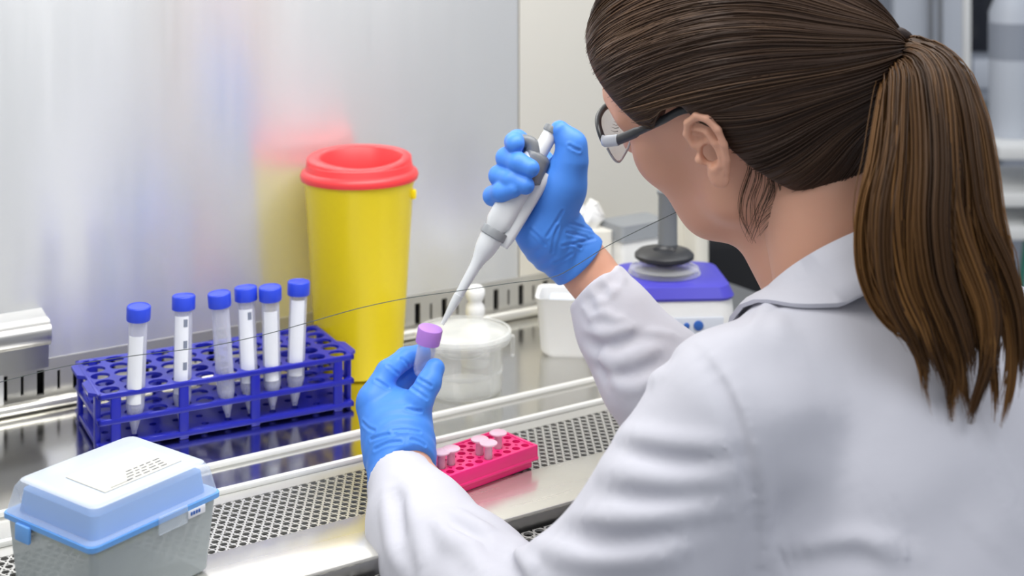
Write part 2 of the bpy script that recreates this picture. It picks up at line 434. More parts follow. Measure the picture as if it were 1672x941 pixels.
# folded steel rail bracket on the back wall, far left
br = thing('rail_bracket', 'folded stainless steel rail bracket fixed low on the back wall at far left', 'bracket', (.1, WV, .045))
w = .4
prof = [(0, 0), (-.026, 0), (-.027, .022), (-.034, .024), (-.038, .029), (-.037, .040), (-.030, .046), (-.018, .047), (0, .050)]
ex = [(y, z) for y, z in prof]
mb = MB(); nn = len(ex)
mb.add([(-.2, y, z) for y, z in ex]+[(.2, y, z) for y, z in ex], [tuple(range(nn)), tuple(range(nn, 2*nn))[::-1]]+[(i, nn+i, nn+(i+1) % nn, (i+1) % nn) for i in range(nn)])
mb.build('rail', M['dull_steel'], br, 50)
br.location.x = W(cam(92, 560, 1.33)).x-.2
MB().box((.145, -.0065, -.022), (.036, .006, .036), .002).build('fixing_plate', M['white_pl'], br)
for z in (-.014, -.030):
    MB().lathe([(.0032, 0), (.003, .0015), (0, .0018)], 12, (.145, -.0095, z), axis_rot((0, -1, 0))).build('screw', M['grey_pl'], br)

# ================================================================ sharps bin
bc = np.array([-.2, 0, 0]); bw = ground(587, 627); bw = bw*((bw[1]+.0445)/bw[1]); bw[2] = 0
bin_ = thing('sharps_bin', 'tall round yellow sharps bin with a red lid by the back wall', 'bin', W(bw), RZ)
H = .205
MB().lathe([(0, .001), (.040, 0), (.0435, .002), (.0445, .006), (.0562, H-.012), (.0575, H-.010), (.0578, H), (.054, H), (.0535, H-.01), (.042, .008), (0, .006)], 64).build('body', M['yellow'], bin_, 40)
MB().box((.0565, -.004, H-.022), (.006, .008, .010), .002).build('clasp', M['yellow'], bin_)
lid = MB()
lid.ring([(.0545, H-.005), (.0605, H-.006), (.0615, H-.002), (.060, H+.002), (.0565, H+.004), (.0545, H+.010), (.0525, H+.010), (.052, H-.004)], 64)
lid = lid.build('lid', M['red'], bin_, 40)
# broad curved rim around the lens shaped opening: low in front, higher at the back, flat at both sides
mb = MB(); n = 96; rows = []
for k in range(n):
    a = 2*math.pi*k/n; ca, sa = math.cos(a), math.sin(a); fr = max(0, -math.sin(a-.25))**1.5
    top = H+.0165+.0035*sa-.0035*fr; ro = .0545-.0125*fr; ri_x, ri_y = .0425-.008*fr, .0375-.0085*fr
    rows.append([((.0545)*ca, .0545*sa, H+.004), ((ro+.001)*ca, (ro+.001)*sa, H+.006), (ro*ca, ro*sa, top-.0012), ((ro-.0015)*ca, (ro-.0015)*sa, top),
                 ((ri_x+.0015)*ca+.002, (ri_y+.0015)*sa-.001, top+.0005), (ri_x*ca+.002, ri_y*sa-.001, top-.001), ((ri_x-.003)*ca+.002, (ri_y-.003)*sa-.001, H-.012), (.001*ca, .001*sa, H-.016)])
m = len(rows[0]); vs = [v for r in rows for v in r]; fs = []
for k in range(n):
    k2 = (k+1) % n
    for i in range(m-1): fs.append((k*m+i, k2*m+i, k2*m+i+1, k*m+i+1))
mb.add(vs, fs).build('opening_rim', M['red'], lid, 50)

# ================================================================ blue tube rack and conical tubes
A0 = ground(163, 646, .052); B0 = ground(570, 576, .052)
ra = W(A0); rb = W(B0); ang = math.atan2(rb.y-ra.y, rb.x-ra.x); Lr = (rb-ra).length
ang -= .03; NX, NY = 11, 5; PX = Lr/NX; PY = .0205; D = NY*PY
rack = thing('tube_rack', 'long blue plastic tube rack with open sides holding six capped tubes', 'rack', (ra.x, ra.y, 0), ang)
def rim(mb, z, t, x0=0, x1=Lr, y0=0, y1=D):
    for y in (y0, y1): mb.box(((x0+x1)/2, y, z-t/2), (x1-x0+.004, .004, t), .0012)
    for x in (x0, x1): mb.box((x, (y0+y1)/2, z-t/2), (.004, y1-y0+.004, t), .0012)
    return mb
for nm, z, r in (('top_plate', .052, .0088), ('middle_plate', .029, .0086), ('bottom_plate', .007, .0035)):
    mb = MB().holes(NX, NY, PX, PY, r, z, .0025, (0, 0), 20); rim(mb, z+.0005, .005)
    if nm == 'top_plate':
        for y in (D*.25, D*.75):
            for s, x in ((-1, 0), (1, Lr)) if y < D/2 else ((-1, 0),): mb.prism([(x, y-.022), (x+s*.008, y-.014), (x+s*.008, y+.014), (x, y+.022)] if s > 0 else [(x, y+.022), (x-.008, y+.014), (x-.008, y-.014), (x, y-.022)], z-.003, z)
    mb.build(nm, M['blue'], rack, 25)
for y in (.001, D-.001):
    for x in (.014, .075, .142, Lr-.014):
        MB().box((x, y, .026), (.009, .005, .052), .0015).build('post', M['blue'], rack)
for x in (0, Lr):
    for y in (.012, D-.012): MB().box((x, y, .026), (.005, .010, .052), .0015).build('end_post', M['blue'], rack)
    # feet
def tube_proto():
    t = thing('conical_tube', 'tube', 'tube', group='capped conical tubes in the blue rack')
    MB().lathe([(0, .0), (.0022, .0005), (.0026, .003), (.0080, .024), (.0083, .027), (.0083, .108), (.0075, .108), (.0075, .027), (.0018, .004), (0, .003)], 24).build('tube_body', M['tube'], t, 50)
    MB().lathe([(.0090, .1045), (.0104, .105), (.0106, .106), (.0106, .1165), (.0100, .1175), (.0092, .1178), (.0088, .1172), (0, .1172)], 40).build('cap', M['cap_blue'], t, 40)
    return t
def tube_label(t, a0, a1, z0, z1, print_):
    mb = MB(); n = 14; vs = []; fs = []
    for k in range(n+1):
        a = a0+(a1-a0)*k/n
        for r in (.0084, .0087): vs += [(r*math.cos(a), r*math.sin(a), z0), (r*math.cos(a), r*math.sin(a), z1)]
    for k in range(n):
        o, p = 4*k, 4*k+4; fs += [(o+2, p+2, p+3, o+3), (o, o+1, p+1, p), (o+1, o+3, p+3, p+1), (o, p, p+2, o+2)]
    lb = mb.add(vs, fs).build('paper_strip', M['paper'], t, 50)
    if print_:
        for k in range(print_):
            mb = MB(); z = z0+.006+k*(z1-z0-.012)/max(1, print_-1); a = a1-.55
            vs = []
            for q in range(5):
                b = a+.42*q/4
                for r in (.0086, .00885): vs += [(r*math.cos(b), r*math.sin(b), z-.0035), (r*math.cos(b), r*math.sin(b), z+.0035)]
            mb.add(vs, [f for q in range(4) for f in ((4*q+2, 4*q+6, 4*q+7, 4*q+3), (4*q, 4*q+1, 4*q+5, 4*q+4), (4*q+1, 4*q+3, 4*q+7, 4*q+5), (4*q, 4*q+4, 4*q+6, 4*q+2))])
            mb.build('print_block', M['ink'], lb, 50)
tp = tube_proto(); ZT = .009
labels = ['nearest capped tube standing alone at the left end of the blue rack',
 'blue capped tube with printed paper strip, second from the left in the blue rack',
 'blue capped tube without a paper strip, third from the left in the blue rack',
 'blue capped tube left of the close pair near the middle of the blue rack',
 'blue capped tube right of the close pair near the middle of the blue rack',
 'farthest right capped tube in the blue rack, against the yellow bin']
tops = [(237.5, 500), (300, 478), (355, 474), (401, 464), (441, 464), (488, 455)]
protos = [tp]+[copy_tree(tp) for _ in range(5)]
for i, (t, (px, py)) in enumerate(zip(protos, tops)):
    c = ground(px, py+5, ZT+.117); w = W(c); q = Vector((w.x-ra.x, w.y-ra.y))
    lx = q.x*math.cos(-ang)-q.y*math.sin(-ang); ly = q.x*math.sin(-ang)+q.y*math.cos(-ang)
    ix = min(NX-1, max(0, round(lx/PX-.5))); iy = min(NY-1, max(0, round(ly/PY-.5)))
    sx, sy = (ix+.5)*PX, (iy+.5)*PY
    print('tube', i, round(lx/PX-.5, 2), round(ly/PY-.5, 2))
    t['label'] = labels[i]
    dx, dy = lx-sx, ly-sy
    t.location = (ra.x+math.cos(ang)*sx-math.sin(ang)*sy, ra.y+math.sin(ang)*sx+math.cos(ang)*sy, ZT)
    # slight lean inside its hole towards where the cap stands
    g = Vector((math.cos(ang)*dx-math.sin(ang)*dy, math.sin(ang)*dx+math.cos(ang)*dy, 0)); L = min(.009, g.length)
    if g.length > 1e-5:
        g = g.normalized()*L; t.rotation_mode = 'QUATERNION'
        t.rotation_quaternion = Vector((0, 0, 1)).rotation_difference(Vector((g.x, g.y, .117)).normalized())
    a = -TH-math.pi/2+(.1, .05, 0, .1, .2, .15)[i]
    if i != 2: tube_label(t, a-.85, a+.75, .030, (.092, .100, 0, .098, .096, .101)[i], (0, 4, 0, 2, 0, 0)[i])
    if i in (1, 4): MB().lathe([(0, .004), (.0016, .0045), (.0073, .026), (.0073, .034), (0, .034)], 20).build('liquid', M['liquid'], t, 40)

# ================================================================ pink microtube rack
p0 = W(np.append(ground(872, 764)[:2], 0)); p1 = W(ground(762, 804.5)); pa = math.atan2(p0.y-p1.y, p0.x-p1.x)
LP, DP, HP = .115, .046, .019
prk = thing('microtube_rack', 'low bright pink rack of small round holes on the steel work surface', 'rack', (p0.x, p0.y, 0), pa)
mb = MB().holes(11, 4, LP/11, DP/4, .0036, HP, .004, (-LP, 0), 16)
mb.box((-LP/2, -.001, HP/2+.004), (LP+.003, .003, HP-.006), .001).box((-LP/2, DP+.001, HP/2+.004), (LP+.003, .003, HP-.006), .001)
mb.box((.001, DP/2, HP/2+.004), (.003, DP+.005, HP-.006), .001).box((-LP-.001, DP/2, HP/2+.004), (.003, DP+.005, HP-.006), .001)
mb.build('top_tray', M['pink'], prk, 30)
mb = MB().box((-LP/2, DP/2, .0045), (LP-.002, DP-.002, .009), .0015)
mb.box((-LP/2, DP/2, .0085), (LP+.006, DP+.006, .003), .001)
mb.box((.0045, DP*.5, .0095), (.008, .018, .005), .0018); mb.box((-LP-.0045, DP*.5, .0095), (.008, .018, .005), .0018)
mb.build('bottom_tray', M['pink'], prk, 30)
mt = thing('microtube', 'microtube', 'microtube', group='open microtubes standing in the pink rack')
MB().lathe([(0, 0), (.0012, .0004), (.0032, .012), (.0034, .013), (.0034, .0245), (.0046, .0248), (.0046, .0262), (.0028, .0262), (.0028, .013), (0, .002)], 20).build('tube_body', M['micro'], mt, 50)
MB().lathe([(0, .0262), (.0070, .0262), (.0076, .0268), (.0076, .0280), (.0066, .0288), (0, .0282)], 24).build('cap', M['micro'], mt, 50)
mlab = ['small pale pink microtube beside the gloved hand at the left of the pink rack', 'second pale microtube from the left in the pink rack',
 'small pale microtube in the back row of the pink rack, left of the rearmost', 'rearmost pale microtube at the back of the pink rack',
 'pale microtube standing nearest the right end of the pink rack']
for i, (px, py) in enumerate([(710, 728), (737, 720), (787, 705), (811, 697), (817, 722)]):
    t = mt if i == 0 else copy_tree(mt); t['label'] = mlab[i]; t.scale.z = .80
    w = W(ground(px, py, HP+.018)); q = Vector((w.x-p0.x, w.y-p0.y)); lx = q.x*math.cos(pa)+q.y*math.sin(pa); ly = -q.x*math.sin(pa)+q.y*math.cos(pa)
    ix = min(-1, max(-11, math.floor(lx/(LP/11)))); iy = min(3, max(0, math.floor(ly/(DP/4))))
    sx, sy = (ix+.5)*LP/11, (iy+.5)*DP/4
    t.location = (p0.x+math.cos(pa)*sx-math.sin(pa)*sy, p0.y+math.sin(pa)*sx+math.cos(pa)*sy, .0098)

# ================================================================ pipette tip box, front left
fc = cam(150, 825, .972); rc = cam(358, 755, 1.044); wf = W(fc); wr = W(rc); ba = math.atan2(wr.y-wf.y, wr.x-wf.x)
BL, BD = .104, .090
BL, BD = .1118, .0964; ba = .943-TH
wf = W((-.2816, .9535, 0))
tb = thing('tip_box', 'frosted pipette tip box with a sky blue tray and clear lid at front left', 'box', (wf.x, wf.y, 0), ba)
def frustum(mb, x0, x1, y0, y1, z0, z1, ins, r=.006, n=5, cap=True, th=None):
    def loop(i, z, rr):
        o = []
        for cx, cy, a in ((x1-i-rr, y0+i+rr, -90), (x1-i-rr, y1-i-rr, 0), (x0+i+rr, y1-i-rr, 90), (x0+i+rr, y0+i+rr, 180)):
            for k in range(n+1):
                q = math.radians(a+90*k/n); o.append((cx+rr*math.cos(q), cy+rr*math.sin(q), z))
        return o
    L = [loop(0, z0, r), loop(ins, z1, r)]
    if cap == 'soft': L = [loop(0, z0, r), loop(ins*.8, z1-.006, r), loop(ins+.002, z1-.0015, r), loop(ins+.005, z1, r)]
    if cap == 'under': L = [loop(ins+.003, z0, r), loop(ins, z0+.003, r), loop(0, z1, r)]
    m = len(L[0]); vs = [p for l in L for p in l]; fs = []
    for i in range(len(L)-1):
        for k in range(m): k2 = (k+1) % m; fs.append((i*m+k, i*m+k2, (i+1)*m+k2, (i+1)*m+k))
    fs.append(tuple(range(m))[::-1]); fs.append(tuple((len(L)-1)*m+k for k in range(m))); mb.add(vs, fs); return mb
frustum(MB(), 0, BL, 0, BD, 0, .0535, .004, cap='under').build('base', M['base_frost'], tb, 40)
tray = frustum(MB(), -.0025, BL+.0025, -.0025, BD+.0025, .0545, .0580, 0)
frustum(tray, .005, BL-.005, .005, BD-.005, .058, .0735, .002)
tray = tray.build('tray', M['tray_blue'], tb, 40)
MB().box((-.0035, BD*.74, .050), (.003, .016, .012), .0012).build('hinge_tab', M['tray_blue'], tray)
ld = frustum(MB(), -.0015, BL+.0015, -.0015, BD+.0015, .0585, .0815, .0045, .007, 6, 'soft').build('lid', [M['lid_frost'], M['lid_sheen']], tb, 50)
for p_ in ld.data.polygons:
    if p_.normal.z > .8 and p_.center.z > .07: p_.material_index = 1
MB().box((BL*.60, -.0032, .0535), (.026, .002, .013), .0009).build('latch', M['lid_frost'], ld)
MB().box((BL*.80, -.0022, .0515), (.016, .0012, .006), .0004).build('brand_tag', M['paper'], tb)
mb = MB()
for k in range(4): mb.box((BL*.80-.0052+k*.0024, -.0030, .0518), (.0016, .0004, .0024))
mb.build('tag_print', M['dot_blue'], tb, 0)
mb = MB()
for k in range(12):
    mb.lathe([(.0026, .0475), (.0036, .0535), (0, .0535)], 10, (.010+k*.0084, .0046, 0))
for k in range(9): mb.lathe([(.0026, .0475), (.0034, .0535), (0, .0535)], 10, (.0046, .012+k*.009, 0))
mb.build('tips', M['tip_yellow'], tb, 40)['kind'] = 'stuff'
lb = MB().box((BL*.53, BD*.42, .0819), (.068, .044, .0006), .0002).build('paper_label', M['label_cream'], ld)
mb = MB(); r2 = random.Random(5)
for row in range(4):
    x = BL*.53-.012+.003*row
    for k in range(5):
        w_ = .003+.003*r2.random(); mb.box((x+w_/2, BD*.42-.0185+.0042*row, .08235), (w_, .0011, .0003)); x += w_+.0022
        if x > BL*.53+.028: break
mb.box((BL*.53-.018, BD*.42-.0195, .08235), (.018, .0004, .0003))
mb.build('label_print', M['graytext'], lb, 0)

# ================================================================ clear jar and small bottle behind the hands
jc = ground(757, 656); jc = jc*((jc[1]+.034)/jc[1]); jc[2] = 0
JZ = .93
jar = thing('glass_jar', 'clear round jar with a broad flanged lid behind the gloved hand', 'jar', W(jc), RZ)
MB().lathe([(0, .001), (.036, 0), (.0385, .003), (.0385, .050), (.0405, .056), (.037, .056), (.036, .004), (0, .004)], 48).build('jar_body', M['jar'], jar, 50)
MB().ring([(.0375, .020), (.0392, .021), (.0392, .024), (.0375, .025)], 48).build('jar_band', M['jar'], jar, 50)
jl = MB().lathe([(0, .066), (.030, .066), (.041, .064), (.0465, .061), (.048, .057), (.0465, .053), (.0455, .053), (.0455, .056), (.040, .060), (0, .062)], 48).build('jar_lid', M['jar_lid'], jar, 50)
MB().ring([(.0455, .058), (.048, .060), (.0475, .064), (.0445, .064)], 48).build('lid_rim', M['jar_lid'], jl, 50)
MB().ring([(.022, .040), (.024, .040), (.024, .043), (.022, .043)], 40).build('inner_ring', M['jar'], jar, 50)
MB().box((.049, .006, .045), (.004, .010, .022), .0015).build('clip', M['jar'], jar)
jar.scale.z = JZ
kc = cam(776, 525, 1.495); kc[2] = 0
kb = thing('stopper_bottle', 'small white bottle with a round ball stopper behind the clear jar', 'bottle', W(kc), RZ)
MB().lathe([(0, 0), (.014, 0), (.015, .002), (.015, .036), (.012, .043), (.006, .047), (0, .047)], 32).build('bottle_body', M['white_pl'], kb, 50)
s_ = MB()
s_.lathe([(.005, .045), (.0085, .049), (.0103, .055), (.0095, .062), (.0070, .066), (.0085, .069), (.0103, .074), (.0100, .079), (.0065, .083), (0, .084)], 32)
s_.build('stopper', M['white_pl'], kb, 60)

# ================================================================ white tub, mixer and clutter at the far end
tc_ = ground(928, 588); tc_ = tc_*((tc_[1]+.03)/tc_[1]); tc_[2] = 0
tub = thing('white_tub', 'small open white plastic tub on the deck beside the wrist', 'tub', W(tc_), RZ-.1)
mb = MB(); n = 12
def rr(hx, hy, r, z, k=5):
    o = []
    for cx, cy, a in ((hx-r, -hy+r, -90), (hx-r, hy-r, 0), (-hx+r, hy-r, 90), (-hx+r, -hy+r, 180)):
        for q in range(k+1):
            t = math.radians(a+90*q/k); o.append((cx+r*math.cos(t), cy+r*math.sin(t), z))
    return o
L = [rr(.024, .022, .010, 0), rr(.029, .025, .012, .006), rr(.033, .028, .010, .062), rr(.0345, .0295, .010, .0635), rr(.031, .026, .010, .062), rr(.027, .023, .010, .008)]
m = len(L[0]); fs = [tuple(range(m))[::-1], tuple(5*m+k for k in range(m))]
for i in range(5):
    for k in range(m): fs.append((i*m+k, i*m+(k+1) % m, (i+1)*m+(k+1) % m, (i+1)*m+k))
mb.add([p for l in L for p in l], fs).build('tub_body', M['white_pl'], tub, 50)
frustum(MB(), -.024, .024, -.02, .02, .045, .058, .004).build('blue_wipes', M['lab_white'], tub)

mc = cam(1097, 560, 1.49); mc[2] = 0
mx = thing('vortex_mixer', 'white bench mixer with a violet deck and black disc head', 'mixer', W(mc), RZ+.06)
L = [rr(.052, .050, .016, 0, 7), rr(.058, .056, .018, .006, 7), rr(.0575, .0555, .018, .062, 7), rr(.0555, .053, .018, .083, 7)]
m = len(L[0]); fs = [tuple(range(m))[::-1], tuple(3*m+k for k in range(m))]
for i in range(3):
    for k in range(m): fs.append((i*m+k, i*m+(k+1) % m, (i+1)*m+(k+1) % m, (i+1)*m+k))
mbx = MB().add([p for l in L for p in l], fs).build('housing', M['white_pl'], mx, 40)
L = [rr(.0565, .054, .018, .0832, 7), rr(.0575, .055, .018, .086, 7), rr(.053, .050, .018, .096, 7), rr(.046, .044, .016, .098, 7)]
MB().add([p for l in L for p in l], fs).build('deck', M['purple_deck'], mx, 40)
MB().lathe([(.036, .098), (.038, .099), (.036, .104), (.028, .106), (.024, .112), (0, .112)], 40, (-.008, 0, 0)).build('dish', M['jar'], mx, 50)
MB().lathe([(.010, .106), (.010, .112), (.027, .112), (.031, .1145), (.031, .118), (.027, .1215), (.012, .1225), (.010, .120), (0, .120)], 40, (-.008, 0, 0)).build('disc_head', M['dark_pl'], mx, 45)
MB().lathe([(.0115, .119), (.0105, .122), (.0100, .172), (.012, .178), (0, .178)], 24, (.0, .026, 0)).build('grey_post', M['mid_grey'], mx, 45)
pn = MB().box((.012, -.0565, .045), (.062, .002, .046), .0008).build('control_panel', M['lab_white'], mx)
for x, z, r in ((-.006, .062, .0035), (.005, .060, .0030), (.017, .060, .0050), (.023, .040, .0030), (.012, .036, .003)):
    MB().lathe([(r, 0), (r, .0012), (r*.7, .0018), (0, .0018)], 20, (x, -.0575, z), axis_rot((0, -1, 0))).build('button', M['dot_blue'], mx)

xc = cam(1036, 440, 1.67); xc[2] = 0
cb = thing('storage_box', 'pale plastic storage box with a grey lid behind the mixer', 'box', W(xc), 0)
frustum(MB(), -.034, .034, -.022, .022, 0, .094, -.002).build('box_body', M['white_pl'], cb, 40)
frustum(MB(), -.038, .038, -.026, .026, .0945, .112, .003).build('box_lid', M['grey_pl'], cb, 40)
xc = cam(966, 430, 1.66); xc[2] = 0
wb = thing('tissue_box', 'pale box with a crumpled white tissue standing out at the cabinet end', 'tissue box', W(xc), RZ)
frustum(MB(), -.024, .024, -.022, .022, 0, .105, .001).build('box_body', M['cream_trim'], wb, 40)
mb = MB(); rt = random.Random(3); n = 18; rows = []
for i in range(7):
    t = i/6
    rows.append([((.006+.020*t*(.6+.5*math.sin(3*k*2*math.pi/n+i*.7)))*math.cos(2*math.pi*k/n)-.006*t, (.006+.018*t*(.6+.5*math.cos(2*k*2*math.pi/n+i)))*math.sin(2*math.pi*k/n), .104+.030*t*(.8+.3*math.sin(5*k*2*math.pi/n+1))) for k in range(n)])
mb.add([p for r in rows for p in r], [(i*n+k, i*n+(k+1) % n, (i+1)*n+(k+1) % n, (i+1)*n+k) for i in range(6) for k in range(n)]+[tuple(6*n+k for k in range(n))]).build('tissue', M['white_pl'], wb, 0)

# thin wire across the front of the work space
wp = [(1112, 343, 1.20), (1045, 375, 1.195), (988, 404, 1.19), (945, 431, 1.19), (905, 452, 1.19), (830, 463, 1.19), (750, 475, 1.19), (660, 488, 1.19), (585, 504, 1.19), (510, 525, 1.19), (430, 547, 1.19), (340, 566, 1.19), (220, 581, 1.20), (100, 600, 1.22), (-60, 640, 1.26)]
wpp = [W(cam(*p)) for p in wp]; wire = MB().tube(smooth_path(wpp, 120), .00036, 6).build('wire', M['wire'])
tag(wire, 'thin dark wire strung across the cabinet in front of the yellow bin', 'wire')

# ================================================================ lab beyond the cabinet, right
def offset(px, d, py=0): return W(cam(px, py, d))
ch = thing('office_chair', 'black upholstered office chair beyond the end of the cabinet', 'chair', (offset(1265, 2.15).x, offset(1265, 2.15).y, FLOOR), RZ+.12)
mb = MB(); mb.box((0, 0, .70), (.42, .06, .38), .028, 4); mb.build('backrest', M['black_fabric'], ch, 50)
MB().box((0, .24, .46), (.46, .44, .07), .03, 4).build('seat', M['black_fabric'], ch, 50)
MB().tube([(0, .02, .62), (0, -.03, .50), (0, .12, .42)], .02, 10, flat=1.6).build('back_support', M['dark_pl'], ch)
MB().lathe([(.03, .10), (.03, .26), (.02, .26), (.02, .43), (0, .43)], 20, (0, .24, 0)).build('gas_column', M['steel_leg'], ch)
for k in range(5):
    a = k*2*math.pi/5; e = Vector((math.cos(a)*.28, .24+math.sin(a)*.28, .075))
    MB().tube([(0, .24, .11), e], [.025, .016], 10).build('leg', M['dark_pl'], ch)
    MB().lathe([(.012, -.012), (.028, -.010), (.030, 0), (.028, .010), (.012, .012)], 20, (e.x, e.y, .031), axis_rot((-math.sin(a), math.cos(a), 0))).build('castor', M['dark_pl'], ch)

fr = offset(1519, 2.9); H2 = 2.1
fz = thing('tall_cupboard', 'tall pale grey laboratory cupboard with two flush doors behind the ponytail', 'cupboard', (fr.x, fr.y, FLOOR), RZ)
MB().box((0, .26, H2/2), (.162, .5, H2), .006).build('carcass', M['lab_grey'], fz)
for s in (-1, 1):
    d_ = MB().box((s*.040, -.002, H2/2+.02), (.076, .022, H2-.1), .004).build('door', M['lab_white'], fz)
    MB().tube([(s*.010, -.014, 1.05), (s*.010, -.034, 1.06), (s*.010, -.034, 1.20), (s*.010, -.014, 1.21)], .005, 8).build('handle', M['steel_leg'], d_)
i_ = offset(1640, 2.9)
an = thing('lab_analyser', 'pale instrument tower with a dark upper display beside the cupboard', 'instrument', (i_.x, i_.y, FLOOR), RZ)
MB().box((0, .25, .74), (.125, .44, 1.48), .008).build('tower', M['lab_grey'], an)
MB().box((-.034, .028, 1.155), (.062, .010, .18), .003).build('display', M['screen'], an)
MB().box((0, .028, 1.02), (.115, .012, .06), .003).build('upper_panel', M['lab_white'], an)
MB().box((-.025, .028, .90), (.060, .012, .13), .003).build('lower_panel', M['mid_grey'], an)
r_ = offset(1700, 2.35)
rk = thing('glass_shelf_stand', 'open stand of white shelves with a green glass edge at far right', 'shelf', (r_.x, r_.y, FLOOR), RZ)
for z in (.55, .83, .885, .963):
    MB().box((.05, .12, z), (.24, .24, .022), .003).build('shelf', M['white_pl'], rk)
for x in (.165,):
    for y in (.01, .23): MB().box((x, y, .75), (.02, .02, 1.5), .003).build('upright', M['steel_leg'], rk)
MB().box((-.047, .012, .60), (.008, .012, 1.0), .002, rot=Matrix.Rotation(math.radians(7), 3, 'Y')).build('glass_edge', M['green_edge'], rk)
MB().box((-.05, .23, .75), (.014, .014, 1.5), .003).build('upright', M['white_pl'], rk)
b_ = offset(1648, 2.5)
def hang(px, d, py0, py1, hw, label):
    c = cam(px, py1, d); t = thing('drain_bottle', label, 'bottle', W(c), RZ, None); h = (py1-py0)/F*d
    MB().lathe([(0, 0), (hw*.9, 0), (hw, .01), (hw, h*.72), (hw*.6, h*.84), (hw*.4, h*.88), (hw*.4, h), (0, h)], 24).build('bottle_body', M['lab_white'], t, 45)
    MB().ring([(hw*1.0, h*.45), (hw*1.02, h*.45), (hw*1.02, h*.66), (hw*1.0, h*.66)], 24).build('paper_band', M['lab_grey'], t, 40)
zsh = .974+FLOOR; dsh = 2.45
pyb = (.5-zsh)*F/dsh-181
hang(1650, dsh, -60, pyb, .036, 'tall white bottle on the glass edged stand at the far right')

# ================================================================ person
ROOT = np.array([.36, .93, FLOOR])
per = thing('person', 'person in white lab coat and blue gloves pipetting, long brown ponytail over the back', 'person', W(ROOT), RZ)
def loc(v): return np.asarray(v)-ROOT
def basis(a, p, ro):
    a, p, ro = np.radians([a, p, ro])
    f = np.array([-np.cos(p)*np.cos(a), np.cos(p)*np.sin(a), -np.sin(p)]); l = np.array([-np.sin(a), -np.cos(a), 0]); u = np.cross(f, l)
    return np.array([f, np.cos(ro)*l+np.sin(ro)*u, np.cross(f, np.cos(ro)*l+np.sin(ro)*u)])
HM = basis(42, 12.0, -19.0); HO = np.array([.179, 1.116, .331])
def h2c(p): return HO+np.asarray(p, float)@HM
def c2h(p): return (np.asarray(p)-HO)@HM.T

# body frame
ZB = np.array([0, 0, 1.]); FV = np.array([-ST, CT, 0]); RV = np.array([CT, ST, 0])
UB = math.cos(math.radians(20))*ZB+math.sin(math.radians(20))*FV; BB = np.cross(RV, UB); BR = np.array([RV, BB, UB])
Lj = cam(1200, 686, .945); Rj = np.array([.435, 1.10, .115]); C7 = np.array([.262, 1.035, .222]); MID = (Lj+Rj)/2
Lelb = cam(890, 1090, .94); Lwr = cam(655, 768, 1.162); Relb = cam(1185, 770, 1.19); Rwr = cam(950, 428, 1.253)
neck_top = h2c((-.028, 0, -.035))
PI = math.pi

def head_sdf(P):
    """P in head axes: x towards the face, y to the left ear, z up"""
    Y = np.abs(P[:, 1]); Q = P.copy(); Q[:, 1] = Y
    f = ell(Q, (-.010, 0, .040), (.099, .076, .087))
    f = smin(f, ell(Q, (.035, 0, .045), (.060, .066, .062)), .03)
    f = smin(f, ell(Q, (.040, 0, -.030), (.050, .056, .070)), .03)
    jaw = chain(Q, [(-.008, .052, -.022), (.002, .050, -.052), (.042, .030, -.076), (.070, .008, -.084)], [.016, .016, .014, .013], .02)
    f = smin(f, jaw, .022)
    f = smin(f, sph(Q, (.057, .042, -.018), .020), .022)
    f = smin(f, chain(Q, [(.092, 0, .030), (.088, .030, .032), (.068, .053, .022)], [.007, .0075, .006], .01), .018)
    f = smax(f, -sph(Q, (.100, .033, .010), .015), .012)
    f = smin(f, sph(Q, (.079, .032, .008), .0125), .002)
    nose = chain(Q, [(.090, 0, .022), (.104, 0, .000), (.114, 0, -.020)], [.008, .0085, .0105], .008)
    nose = smin(nose, sph(Q, (.100, .011, -.027), .0085), .006)
    f = smin(f, nose, .012)
    f = smin(f, ell(Q, (.084, 0, -.048), (.012, .022, .0058)), .005)
    f = smin(f, ell(Q, (.082, 0, -.058), (.012, .018, .0062)), .004)
    f = smin(f, sph(Q, (.074, 0, -.080), .0155), .014)
    # ears
    E0 = np.array([-.021, .0815, .001]); ES = .84; a = np.array([.985, .15, -.03]); a /= np.linalg.norm(a); n = np.array([-.14, .98, .06]); n -= a*(n@a); n /= np.linalg.norm(n); b = np.cross(n, a)
    if b[2] < 0: b = -b
    q = Q-E0; e = np.stack([q@a, q@b, q@n], 1)/ES
    m = (np.abs(e) < .055).all(1)
    if m.any():
        e = e[m].astype(np.float32)
        g = ell(e, (-.002, .004, .004), (.0150, .0275, .0040))
        g = smin(g, ell(e, (.001, -.025, .0055), (.0095, .0105, .0042)), .006)
        g = smin(g, chain(e, [(.006, -.002, .004), (.013, .008, .006), (.0145, .019, .0075), (.009, .029, .0085), (-.002, .0335, .0095), (-.012, .029, .0105), (-.0175, .018, .011), (-.0180, .004, .0105), (-.0145, -.010, .009), (-.0085, -.021, .007)], [.0028, .0030, .0032, .0034, .0036, .0036, .0034, .0032, .0030, .0032], .002), .0025)
        g = smin(g, chain(e, [(.004, .021, .0065), (-.005, .016, .008), (-.0095, .006, .0085), (-.0095, -.004, .0080), (-.006, -.013, .0075), (.0, -.0165, .0075)], [.0026, .0030, .0030, .0030, .0032, .0034], .002), .004)
        g = smin(g, sph(e, (.0115, -.006, .0065), .0048), .004)
        g = smax(g, -ell(e, (.001, -.003, .010), (.0080, .0105, .0115)), .002)
        g = smax(g, -ell(e, (.004, .013, .0095), (.0075, .0065, .0060)), .002)
        fm = smin(f[m], g*ES, .004)
        fm = smax(fm, -ES*ell(e, (.003, -.003, .004), (.0058, .0070, .0190)), .0012)
        f[m] = fm
    return f
